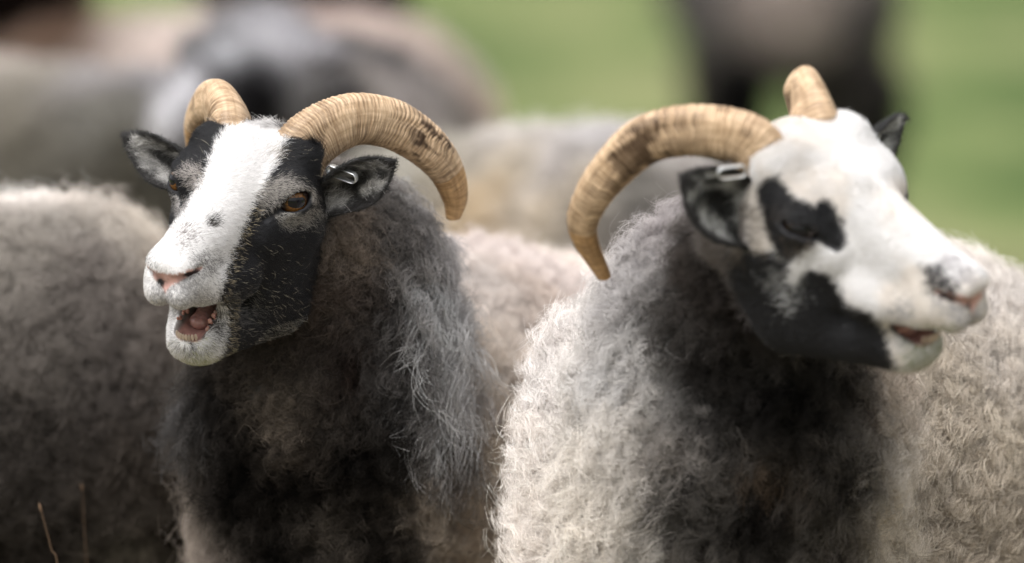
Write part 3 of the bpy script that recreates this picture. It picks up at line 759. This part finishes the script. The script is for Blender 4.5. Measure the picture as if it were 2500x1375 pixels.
# ================================================================== sheep with the black and white face (left)
HA = Head(eul(156.4, -11.6, -10.2), (402, 682), 7.12, 17)
g0 = P(900, 1200, 7.6)
SA = thing('sheep', (g0[0], g0[1], 0), 'bleating horned sheep with a black face and white blaze, brown-grey mane and wide open mouth', 'sheep', 'sheep of the flock')
def horn_pts(sx, arr): return [(sx*a[0], a[1], a[2]) for a in arr]
HORN_A = [(.0300, -.178, .066), (.0355, -.1900, .0850), (.0509, -.2108, .1003), (.0665, -.2346, .1040), (.0858, -.2630, .0960), (.1048, -.2890, .0765), (.1165, -.3090, .0540), (.1210, -.3240, .0282), (.1205, -.3260, .0082)]
RAD_A = [.0295, .0278, .0250, .0222, .0205, .0180, .0147, .0110, .0060]
skipA = None
fA, VA, QA, NA = build_head(HA, 'a', SA, None, 0)
colA = finish_head(HA, fA, VA, QA, NA, pat_A, 260000, SA, 11, rad=.00013)
HRA = [(.0283, -.178, .066), (.0361, -.190, .0874), (.0492, -.208, .0953), (.0651, -.232, .096), (.0880, -.262, .0880), (.1090, -.288, .0720), (.1230, -.306, .0530), (.1290, -.320, .034), (.1300, -.328, .0150)]
horn_obj(SA, HA, horn_pts(-1, HORN_A), RAD_A, (0, .3, 1), 3)
horn_obj(SA, HA, horn_pts(1, HRA), [.0270, .0255, .0232, .0200, .0165, .0122, .0092, .0068, .003], (0, .3, 1), 8)
eye_obj(SA, HA, 1); eye_obj(SA, HA, -1)
tongue_obj(HA, SA)
earsA = [ear_build(HA, SA, (-.056, -.183, .040), (-.119, -.190, .087), (-.30, .90, -.25), .044, .44, 21),
         ear_build(HA, SA, (.056, -.180, .038), (.133, -.186, .066), (.15, 1, .0), .041, .42, 22)]
eh = [e[3] for e in earsA]
hair_obj('ear_hair', HA.w(np.concatenate([e[0] for e in eh])), np.concatenate([e[1] for e in eh]), np.concatenate([e[2] for e in eh]), M_HAIR, SA)
tag_obj(SA, P(836, 425, 7.235), HA.wd((-.93, .1, -.12)), HA.wd((0, .25, 1)), .030, .0092)
T3 = lambda *a: np.array(a, float)
occ = HA.w((0, -.205, .005))
prA = [('c', occ, P(815, 690, 7.40), .056, .080, .03), ('c', P(815, 690, 7.40), P(770, 980, 7.42), .076, .086, .05), ('c', P(770, 980, 7.42), P(790, 1350, 7.44), .086, .098, .06),
       ('c', P(880, 690, 7.44), P(905, 920, 7.50), .026, .036, .05), ('c', P(950, 1210, 7.60), P(1320, 1110, 8.10), .152, .178, .08), ('c', P(725, 1330, 7.54), P(960, 1350, 7.60), .080, .090, .06),
       ('c', P(880, 980, 7.54), P(1150, 1010, 7.80), .075, .140, .08)]
legs(prA, [(P(690, 1500, 7.5)[0], 7.5, .33), (P(1010, 1500, 7.5)[0], 7.52, .33), (P(1170, 1500, 8.1)[0], 8.12, .33), (P(1480, 1500, 8.1)[0], 8.1, .33)])
fbA, VbA, QbA, NbA = body_build(prA, .010, .016, 3)
G3 = lambda x: (x, x*.93, x*.88)
seedA = seeds3d([(870, 600, (.23, .185, .15), 1), (960, 560, (.13, .12, .115), .8), (1040, 680, (.36, .355, .355), 1.1), (950, 760, (.075, .066, .062), 1), (850, 760, (.155, .12, .10), 1), (1045, 850, (.44, .43, .43), 1.1), (1035, 960, (.42, .40, .39), .8), (1040, 1090, (.11, .095, .085), 1), (1160, 800, (.56, .50, .46), 1), (1150, 980, (.54, .47, .40), 1), (970, 860, (.075, .068, .066), .8), (950, 1010, (.022, .020, .018), 1),
    (850, 880, (.055, .037, .03), 1), (600, 920, (.085, .07, .058), 1), (440, 950, (.11, .105, .105), .6), (540, 980, (.045, .04, .037), .9), (680, 1010, (.23, .19, .155), .8), (760, 1060, (.11, .088, .07), .8), (600, 1150, (.010, .009, .009), 1.2), (720, 1180, (.030, .025, .021), 1.1),
    (880, 1100, (.018, .015, .014), 1.2), (960, 1200, (.014, .012, .011), 1.2), (790, 1300, (.13, .11, .09), .8), (900, 1340, (.014, .012, .011), 1), (680, 1340, (.016, .014, .013), 1), (490, 1220, (.27, .23, .20), 1), (520, 1340, (.25, .21, .18), .9), (1080, 1150, (.40, .33, .27), 1),
    (1120, 1300, (.54, .45, .36), 1.5), (1180, 1100, (.56, .48, .39), 1.5), (1200, 1300, (.50, .42, .34), 1.3), (1190, 900, (.60, .53, .47), 1.3), (1170, 720, (.54, .49, .46), 1), (1250, 600, (.66, .59, .56), 1.3), (1400, 620, (.74, .65, .60), 1.3), (1330, 800, (.54, .46, .41), 1.2), (1070, 590, (.48, .45, .45), .7)], VbA, NbA)  # seeds along the flank's top are paler, with top light painted in
# style of the coat: length, wave, lift, fall, mane
styA = seeds3d([(870, 620, (.009, .1, .5, .1, 0), .8), (800, 720, (.008, .1, .4, .1, 0), .8), (960, 590, (.020, .12, .5, .3, .5), .8), (1040, 640, (.030, .11, .40, .45, 1), .8), (1030, 850, (.054, .12, .42, .60, 1), 1), (1150, 850, (.028, .3, .6, .2, .2), 1), (1030, 980, (.054, .13, .42, .60, 1), 1), (1130, 1060, (.020, .35, .8, .1, 0), 1.1), (1010, 1110, (.022, .25, .6, .2, 0), 1), (1000, 800, (.040, .12, .45, .4, .7), .8), (1020, 1000, (.050, .12, .42, .6, .7), .8),
    (880, 780, (.012, .12, .5, .15, 0), .9), (900, 900, (.016, .14, .55, .2, 0), .9), (650, 950, (.012, .14, .6, .15, 0), 1), (450, 960, (.035, .12, .45, .6, .5), .6), (500, 1080, (.030, .12, .45, .5, .3), .6), (750, 1150, (.017, .22, .6, .15, 0), 1), (900, 1250, (.019, .25, .6, .15, 0), 1), (700, 1320, (.018, .25, .6, .15, 0), 1), (500, 1250, (.015, .35, .8, .05, 0), 1), (1200, 1100, (.018, .48, .95, .0, 0), 1.2), (1200, 1300, (.018, .5, .95, .0, 0), 1.1),
    (1100, 1250, (.018, .45, .9, .0, 0), 1), (1200, 850, (.024, .35, .7, .1, .1), .9), (1350, 750, (.020, .42, .85, 0, 0), 1.2), (1180, 640, (.022, .3, .7, .1, .1), .8), (1400, 620, (.018, .4, .85, 0, 0), 1)], VbA, NbA)

def fleece(parent, f, V, Q, N, seeds, sty, clumps, per, headf=None, H=None, spread=.0042, rad=.00022, seed=0, K=9, tip=1.25, comb0=(0, .25, -1), name='fleece'):
    sm = sample(V, Q, clumps, view_weight(V, N)); p = interp(V, sm); n = nrmz(interp(N, sm))
    if headf is not None:
        ok = headf.sample(H.l(p)) > -.002*0-.001; p, n = p[ok], n[ok]
    ok = p[:, 2] > .30; p, n = p[ok], n[ok]
    col = patchcol(p, seeds, sd=seed); S_ = patchval(p, sty) if sty else np.tile([[.026, .3, .75, .1, 0]], (len(p), 1))
    r = np.random.default_rng(seed); M = len(p)
    col = col*(.84+.32*r.random(M))[:, None]
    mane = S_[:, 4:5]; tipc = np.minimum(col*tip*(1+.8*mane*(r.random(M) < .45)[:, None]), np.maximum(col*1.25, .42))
    L = S_[:, 0]*(.7+.45*r.random(M)+.25*noise(p, 30, seed+8))
    comb = np.array(comb0, float)*np.ones((M, 1))+(np.stack([noise(p, 11, seed+1), noise(p, 11, seed+2), noise(p, 11, seed+3)], 1)-.5)*2.2*(1-.6*mane)
    fine = 1-mane[:, 0]
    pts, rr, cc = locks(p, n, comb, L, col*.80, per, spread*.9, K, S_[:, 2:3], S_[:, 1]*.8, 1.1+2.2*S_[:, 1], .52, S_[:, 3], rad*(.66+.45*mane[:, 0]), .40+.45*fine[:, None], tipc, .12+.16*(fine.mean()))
    # fine loose down under and between the locks
    m2 = clumps*8; sm = sample(V, Q, m2, view_weight(V, N)); p = interp(V, sm); n = nrmz(interp(N, sm))
    if headf is not None:
        ok = headf.sample(H.l(p)) > -.001; p, n = p[ok], n[ok]
    ok = p[:, 2] > .12; p, n = p[ok], n[ok]
    c2 = patchcol(p, seeds, sd=seed)*(.7+.6*r.random(len(p)))[:, None]
    comb = np.array(comb0, float)*np.ones((len(p), 1))+(np.stack([noise(p, 25, seed+1), noise(p, 25, seed+2), noise(p, 25, seed+3)], 1)-.5)*3
    q, q2, q3 = locks(p, n, comb, (.006+.008*r.random(len(p)))*(1 if rad < .0004 else 2), c2, 1, .0005, K, .7, .30, 1.6, .2, 0, rad*.8, .5, loose=.1)
    if rad < .0004:
        sm = sample(V, Q, 2600, view_weight(V, N)); p = interp(V, sm); n = nrmz(interp(N, sm))
        ok = p[:, 2] > .35
        if headf is not None: ok &= headf.sample(H.l(p)) > .004
        p, n = p[ok], n[ok]; c3 = np.clip(patchcol(p, seeds, sd=seed)*1.2, 0, .8)
        comb = (np.stack([noise(p, 25, seed+1), noise(p, 25, seed+2), noise(p, 25, seed+3)], 1)-.5)*3
        u, u2, u3 = locks(p, n, comb, .022+.020*r.random(len(p)), c3, 1, .0005, K, .9, .34, 1.5, .1, .1, rad*.55, .7, loose=.1)
        q, q2, q3 = np.concatenate([q, u]), np.concatenate([q2, u2]), np.concatenate([q3, u3])
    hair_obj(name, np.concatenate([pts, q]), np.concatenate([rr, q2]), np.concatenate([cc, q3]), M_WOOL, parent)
    return seeds
fleece(SA, fbA, VbA, QbA, NbA, seedA, styA, 24000, 16, fA, HA, seed=5)
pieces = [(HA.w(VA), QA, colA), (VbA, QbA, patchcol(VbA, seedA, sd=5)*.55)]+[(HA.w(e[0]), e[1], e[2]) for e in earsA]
assemble(SA, pieces)

# ================================================================== sheep with the white face and black patches (right)
HB = Head(eul(227.8, -14.9, 18.4), (2394, 725), 6.78, 9, 1.050); HB.o = P(2380, 733, 6.78); HB.uv = (2386, 729); HB.crop = .6; HB.eye = np.array([.0465, -.1345, .0400]); HB.eye_open = .0034
g0 = P(1850, 1200, 7.4)
SB = thing('sheep', (g0[0], g0[1], 0), 'horned sheep with a white face, black eye and cheek patches, turned to look sideways', 'sheep', 'sheep of the flock')
fB, VB, QB, NB = build_head(HB, 'b', SB, None, 0, .0028)
colB = finish_head(HB, fB, VB, QB, NB, pat_B, 160000, SB, 12, rad=.00016)
HORN_B = [(.0331, -.178, .070), (.0428, -.19, .0930), (.0568, -.2108, .0999), (.0724, -.2346, .0991), (.0810, -.263, .0862), (.0885, -.289, .0600), (.0950, -.309, .0302), (.0905, -.324, -.0029), (.0670, -.326, -.0495)]
HORN_BL = [(-.023, -.170, .064), (-.027, -.186, .0870), (-.036, -.199, .0990), (-.049, -.217, .1045), (-.0630, -.238, .0925), (-.0840, -.257, .0770), (-.1050, -.275, .0560), (-.1220, -.290, .0300), (-.135, -.300, .0050)]
RAD_B = [.0235, .0222, .0212, .0205, .0188, .0165, .0138, .0112, .0058]
horn_obj(SB, HB, HORN_B, [r*.97 for r in RAD_B], (0, .3, 1), 14, stain=(.44, .15), sth=.42, sang=-1.8, sk=.75); horn_obj(SB, HB, HORN_BL, [.0255, .0222, .0175, .0132, .0122, .012, .011, .008, .003], (0, .3, 1), 15, sth=.6)
eye_obj(SB, HB, 1, .2); eye_obj(SB, HB, -1, .2); tongue_obj(HB, SB)
earsB = [ear_build(HB, SB, (.050, -.178, .026), (.108, -.202, .082), (.45, .75, .35), .056, .46, 31, inner_col=(.34, .34, .33)),
         ear_build(HB, SB, (-.056, -.180, .044), (-.140, -.197, .053), (-.30, .9, -.1), .036, .46, 32, inner_col=(.4, .4, .39))]
eh = [e[3] for e in earsB]
hair_obj('ear_hair', HB.w(np.concatenate([e[0] for e in eh])), np.concatenate([e[1] for e in eh]), np.concatenate([e[2] for e in eh]), M_HAIR, SB)
tag_obj(SB, P(1788, 420, 6.79), (.93, .2, .10), (0, -.3, 1), .024, .0095)
tag_obj(SB, P(2133, 342, 6.93), (.3, 1, .2), (0, -.3, 1), .024, .0095)
occ = HB.w((0, -.205, .005))
prB = [('c', occ, P(1765, 760, 7.10), .046, .070, .03), ('c', P(1765, 760, 7.10), P(1810, 980, 7.14), .070, .112, .05), ('c', P(1790, 980, 7.12), P(1750, 1350, 7.20), .118, .150, .06),
       ('c', P(1765, 730, 7.16), P(1600, 1020, 7.26), .030, .080, .06), ('c', P(1590, 1010, 7.25), P(1540, 1300, 7.28), .078, .081, .06),
       ('c', P(2000, 1150, 7.42), P(2170, 1180, 7.55), .150, .175, .08), ('c', P(2170, 1180, 7.55), P(2230, 1180, 8.0), .175, .18, .08), ('c', P(1800, 1330, 7.35), P(2050, 1300, 7.4), .13, .13, .06)]
legs(prB, [(P(1620, 1500, 7.3)[0], 7.25, .33), (P(1950, 1500, 7.3)[0], 7.27, .33), (P(2100, 1500, 8.0)[0], 8.0, .33), (P(2420, 1500, 8.0)[0], 7.98, .33)])
fbB, VbB, QbB, NbB = body_build(prB, .010, .016, 13)
seedB = seeds3d([(1650, 560, (.34, .31, .31), 1), (1560, 700, (.42, .40, .40), 1), (1700, 640, (.11, .09, .08), .9), (1660, 780, (.10, .088, .08), .9), (1780, 700, (.05, .04, .036), 1), (1480, 760, (.62, .59, .57), 1.1), (1400, 900, (.72, .68, .66), 1.3), (1520, 900, (.60, .59, .59), 1),
    (1590, 900, (.50, .48, .47), 1), (1720, 850, (.035, .027, .023), 1.2), (1750, 1000, (.022, .018, .016), 1.2), (1850, 1000, (.022, .02, .02), 1), (1950, 950, (.018, .018, .018), 1), (2050, 950, (.03, .022, .018), .9), (1640, 1080, (.30, .27, .25), .8), (1540, 1050, (.70, .66, .62), 1.3),
    (1320, 1100, (.73, .68, .645), 1.4), (1320, 1300, (.70, .645, .60), 1.4), (1480, 1200, (.69, .64, .58), 1.4), (1580, 1230, (.52, .48, .43), 1.1), (1700, 1180, (.035, .03, .027), 1), (1880, 1120, (.13, .09, .06), .7), (1850, 1040, (.11, .095, .08), .6), (1850, 1230, (.020, .017, .016), 1), (2020, 1150, (.022, .018, .016), 1),
    (1700, 1330, (.12, .10, .08), .9), (1800, 1360, (.06, .05, .045), .8), (2000, 1340, (.08, .065, .055), .9), (2120, 1000, (.12, .09, .075), .6), (2160, 920, (.50, .43, .37), 1.1), (2160, 1080, (.64, .59, .54), 1.3), (2140, 1250, (.58, .52, .44), 1.3), (2040, 1290, (.14, .12, .10), .8),
    (2300, 1000, (.50, .44, .37), 1.3), (2420, 900, (.56, .51, .46), 1.3), (2400, 720, (.68, .635, .60), 1.2), (2400, 1250, (.46, .40, .33), 1.4), (2480, 1100, (.52, .46, .38), 1.3)], VbB, NbB)
styB = seeds3d([(1650, 600, (.022, .14, .6, .2, 0), 1), (1560, 800, (.032, .14, .5, .35, .2), 1), (1400, 900, (.026, .30, .8, .1, 0), 1.3), (1300, 1150, (.024, .34, .8, .05, 0), 1.3), (1500, 1150, (.032, .2, .5, .3, .1), 1.1), (1750, 1000, (.024, .18, .5, .3, 0), 1.2), (1850, 1250, (.028, .2, .5, .3, 0), 1.2),
    (2080, 1100, (.026, .2, .6, .2, 0), 1), (2190, 1050, (.022, .3, .7, .1, 0), 1), (2350, 1000, (.022, .40, .8, .05, 0), 1.4), (2400, 720, (.024, .42, .9, 0, 0), 1.3), (2400, 1250, (.022, .36, .8, .05, 0), 1.3)], VbB, NbB)
fleece(SB, fbB, VbB, QbB, NbB, seedB, styB, 24000, 16, fB, HB, seed=40, rad=.00024)
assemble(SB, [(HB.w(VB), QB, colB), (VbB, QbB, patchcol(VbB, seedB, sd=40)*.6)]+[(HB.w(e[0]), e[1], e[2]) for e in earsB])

# ================================================================== the rest of the flock
def far_head(f_prims, occ, nose, s=1.0):
    occ, nose = np.array(occ), np.array(nose); d = nrmz(nose-occ); side = nrmz(np.cross(d, [0, 0, 1])); up = np.cross(side, d); L = np.linalg.norm(nose-occ)
    f_prims += [('c', occ, occ+d*L*.45-up*.005, .062*s, .052*s, .03), ('c', occ+d*L*.45, nose-d*.025, .048*s, .030*s, .03), ('c', occ-up*.035, nose-d*.06-up*.03, .040*s, .022*s, .03)]
    for k in (-1, 1):
        b = occ+side*k*.055*s+up*.02; t = b+side*k*.085*s+up*.005-d*.015
        f_prims += [('c', b, b*.45+t*.55, .014*s, .020*s, .01), ('c', b*.45+t*.55, t, .020*s, .006, .01)]
def flock(label, a, b, ra, rb, seeds, extra=(), head=None, leg=None, neck=None, h=.014, clumps=2600, per=9, seed=0, sty=None, rad=.0005, gain=1.35):
    pr = [('c', a, b, ra, rb, .06)]+list(extra)
    if head is not None:
        occ, nose = head
        if neck is not None: pr += [('c', neck, occ, ra*.55, .075, .06)]
        far_head(pr, occ, nose)
    if leg is None:
        ax = nrmz((b-a)*[1, 1, 0]); sd_ = np.array([ax[1], -ax[0], 0]); zt = min(a[2], b[2])-.08
        leg = [tuple((q+sd_*k*.085+ax*e*.03)[:2])+(zt,) for q, e in ((a, 1), (b, -1)) for k in (-1, 1)]
    legs(pr, leg)
    f, V, Q, N = body_build(pr, h, .012, seed)
    c = V.mean(0); S = thing('sheep', (c[0], c[1], 0), label, 'sheep', 'sheep of the flock')
    sd3 = seeds3d(seeds, V, N, gain)
    if head is not None and sty is None:
        sty = [(head[0]*(1-k)+head[1]*k, np.array([.006, .1, .3, .1, 0]), .8) for k in (0., .35, .7, 1.)]+[(q, np.array([.026, .3, .75, .1, 0]), 1.4) for q in (a, b, neck)]
    fleece(S, f, V, Q, N, sd3, sty, clumps, per, seed=seed, rad=rad, K=6, spread=.008)
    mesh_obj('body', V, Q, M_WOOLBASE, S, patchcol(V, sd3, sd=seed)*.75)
    return S

# grey-brown sheep, its rump at the left edge
prC_b = P(-75, 1000, 7.75)
styC = None
flock('grey-brown woolly rump with a pale back, cut off by the left edge', P(-1150, 1040, 8.0), prC_b, .168, .166,
      [(60, 480, (.73, .68, .645), 1.2), (200, 490, (.50, .45, .41), 1), (330, 540, (.54, .49, .43), 1), (180, 560, (.36, .33, .30), .8), (400, 620, (.50, .44, .38), .8), (60, 620, (.26, .235, .21), 1.2), (230, 700, (.20, .175, .16), 1.2), (380, 760, (.22, .19, .17), 1),  # pale back hair, lightened further: top light put into the coat
       (60, 850, (.17, .15, .135), 1.2), (230, 900, (.15, .13, .12), 1.2), (400, 950, (.19, .16, .135), .8), (100, 1100, (.10, .086, .076), 1.3), (280, 1120, (.12, .10, .085), 1.2), (80, 1320, (.085, .072, .06), 1.2), (290, 1340, (.14, .12, .09), .8), (400, 1150, (.12, .095, .07), .8), (380, 1320, (.07, .055, .04), .6)],
      extra=[('e', P(165, 745, 7.75), (.080, .11, .082), .06), ('c', P(240, 790, 7.75), P(190, 1300, 7.75), .062, .085, .06), ('c', P(190, 1150, 7.75), P(290, 1750, 7.75), .085, .045, .05)],
      leg=[(P(200, 1500, 8.0)[0], 7.8, .30), (P(60, 1500, 8.2)[0], 8.0, .32), (P(-1150, 1500, 8.3)[0], 8.0, .32), (P(-1150, 1500, 8.3)[0], 8.4, .32)], h=.011, clumps=9000, per=13, seed=60, rad=.00026, gain=1.15)
# dark brown sheep glimpsed in the gap
flock('dark brown sheep low in the gap between left rump and black-faced sheep', P(430, 1330, 8.75), P(520, 1340, 9.2), .105, .11,
      [(430, 1050, (.16, .12, .08), 1), (420, 1150, (.10, .075, .05), 1), (430, 1280, (.03, .024, .018), 1.3), (420, 1350, (.015, .012, .01), 1)], clumps=1500, seed=61)
# grey sheep row behind
flock('plain grey sheep with a dipped back, directly behind the left rump', P(-480, 450, 10.45), P(380, 520, 10.15), .158, .152,
      [(50, 110, (.42, .38, .35), 1.3), (230, 170, (.30, .28, .28), 1.2), (420, 150, (.25, .24, .25), 1.2), (60, 220, (.24, .22, .19), 1.5), (250, 300, (.19, .18, .16), 1.5), (60, 380, (.17, .155, .125), 1.5), (350, 400, (.12, .11, .085), 1.5), (200, 500, (.13, .115, .09), 1.5), (0, 300, (.22, .20, .165), 1.2)], seed=62)  # lower seeds carry the flank's shade in the coat colour
flock('grey sheep with a pale blaze, its head behind the horns of the bleating sheep', P(810, 430, 10.0), P(850, 470, 10.7), .150, .15,
      [(640, 110, (.42, .41, .43), .8), (560, 140, (.40, .40, .42), .7), (470, 200, (.44, .43, .45), .8), (400, 270, (.50, .49, .51), .8), (360, 300, (.34, .33, .33), .6), (530, 160, (.12, .11, .12), .5), (600, 200, (.020, .018, .020), 1.3), (640, 240, (.012, .012, .012), 1.4), (580, 270, (.05, .045, .045), .8), (730, 200, (.34, .33, .34), .8), (700, 110, (.34, .33, .35), 1),
       (850, 120, (.19, .18, .19), 1.2), (950, 150, (.14, .13, .13), 1.3), (850, 230, (.13, .12, .125), 1.2), (1000, 260, (.30, .27, .26), 1.2), (850, 350, (.20, .185, .16), 1.5), (1050, 380, (.26, .235, .20), 1.3), (700, 350, (.20, .19, .17), 1.2)],  # dark seeds on the body paint its shading into the coat
      head=(P(630, 185, 9.70), P(395, 320, 9.58)), neck=P(800, 400, 9.95), seed=63)
flock('pinkish tan sheep with a long back, behind the grey sheep at the top left', P(200, 395, 11.9), P(885, 385, 11.5), .19, .182,
      [(200, 60, (.19, .125, .09), 1.2), (160, 100, (.16, .10, .07), 1), (350, 50, (.38, .33, .30), 1.2), (550, 60, (.48, .42, .39), 1.3), (750, 60, (.46, .38, .35), 1.2), (950, 50, (.44, .37, .34), 1.2), (1100, 130, (.38, .33, .30), 1.2), (1180, 260, (.40, .33, .28), 1.1), (1130, 290, (.10, .08, .075), .8), (1050, 200, (.34, .28, .25), 1)], seed=64)
flock('dark brown sheep at the top left corner behind the pinkish tan sheep', P(-400, -80, 12.9), P(20, -50, 12.7), .12, .12, [(50, 40, (.035, .022, .018), 2), (130, 60, (.07, .045, .03), 1)], seed=65, clumps=1200)
flock('dark brown sheep hardly showing above the middle of the pinkish tan back', P(680, -240, 13.4), P(800, -240, 13.2), .15, .15, [(780, 20, (.035, .02, .016), 2)], seed=66, clumps=1200)
flock('pale beige sheep in the middle between the two horned sheep, seen under their horns', P(1010, 720, 9.3), P(1480, 650, 9.05), .145, .14,
      [(1280, 350, (.50, .47, .45), 1.2), (1450, 310, (.52, .50, .50), 1.2), (1600, 340, (.48, .44, .42), 1), (1120, 420, (.40, .36, .30), 1.2), (1250, 430, (.48, .43, .36), 1.1), (1350, 420, (.46, .43, .42), 1), (1200, 500, (.46, .36, .24), 1), (1350, 520, (.52, .45, .36), 1), (1000, 430, (.36, .34, .30), 1.2), (1550, 480, (.22, .205, .185), 1.2), (1550, 580, (.22, .20, .185), 1.2), (1450, 450, (.42, .37, .31), 1), (1030, 480, (.20, .18, .14), .7)], seed=67, gain=1.12)
flock('dark grey sheep standing far back on the grass at the top right', P(1865, -80, 17.0), P(1985, 0, 16.5), .20, .160,
      [(1750, 60, (.15, .135, .135), 1.5), (1950, 60, (.30, .25, .23), 2), (2100, 60, (.12, .11, .11), 1.5), (1800, 180, (.022, .02, .02), 2), (2000, 200, (.06, .05, .045), 1.5), (2100, 200, (.05, .045, .04), 1.5), (1850, 260, (.010, .010, .011), 2), (2150, 400, (.012, .012, .012), 2), (1800, 400, (.012, .012, .012), 2)],
      leg=[(P(2140, 200, 16.4)[0], 16.4, .42), (P(1800, 200, 16.4)[0], 16.3, .42), (P(1740, 200, 17.2)[0], 17.3, .42), (P(2030, 200, 17.2)[0], 17.3, .42)], h=.016, seed=68)

# dry grass stalks in front
M_STALK, _t, _b = new_mat('dry_grass'); _b.inputs['Base Color'].default_value = (.15, .09, .05, 1); _b.inputs['Roughness'].default_value = .8
def stalk(pts, r, label):
    pts = np.array([P(*q) for q in pts]); pts = np.vstack([[pts[0][0]+.03, pts[0][1], .0], [pts[0][0]+.012, pts[0][1], pts[0][2]*.55], pts]); C = catmull(pts, 60); T = nrmz(np.gradient(C, axis=0)); V, Q = [], []
    e1, e2 = basis(T)
    for i in range(60):
        t = i/59; rr = r*(1-.55*t)*(1+.25*math.sin(i*1.9)*(t > .85))+(.0009*math.sin((t-.9)/.1*math.pi) if t > .9 else 0)
        for k in range(8):
            a = 2*math.pi*k/8; V.append(C[i]+(e1[i]*math.cos(a)+e2[i]*math.sin(a))*rr)
    for i in range(59):
        for k in range(8): Q.append((i*8+k, i*8+(k+1) % 8, (i+1)*8+(k+1) % 8, (i+1)*8+k))
    o = mesh_obj('grass_stalk', np.array(V), np.array(Q), M_STALK)
    o['label'] = label; o['category'] = 'grass stalk'; o['group'] = 'dry grass stalks in front of the left rump'
stalk([(145, 1420, 7.45), (125, 1340, 7.45), (108, 1275, 7.45), (95, 1228, 7.45)], .0005, 'tan dry grass stalk, the taller leaning one near the bottom left corner')
stalk([(206, 1290, 7.6), (203, 1230, 7.6), (199, 1180, 7.6)], .0003, 'thin brown dry grass stalk right beside the taller leaning stalk')
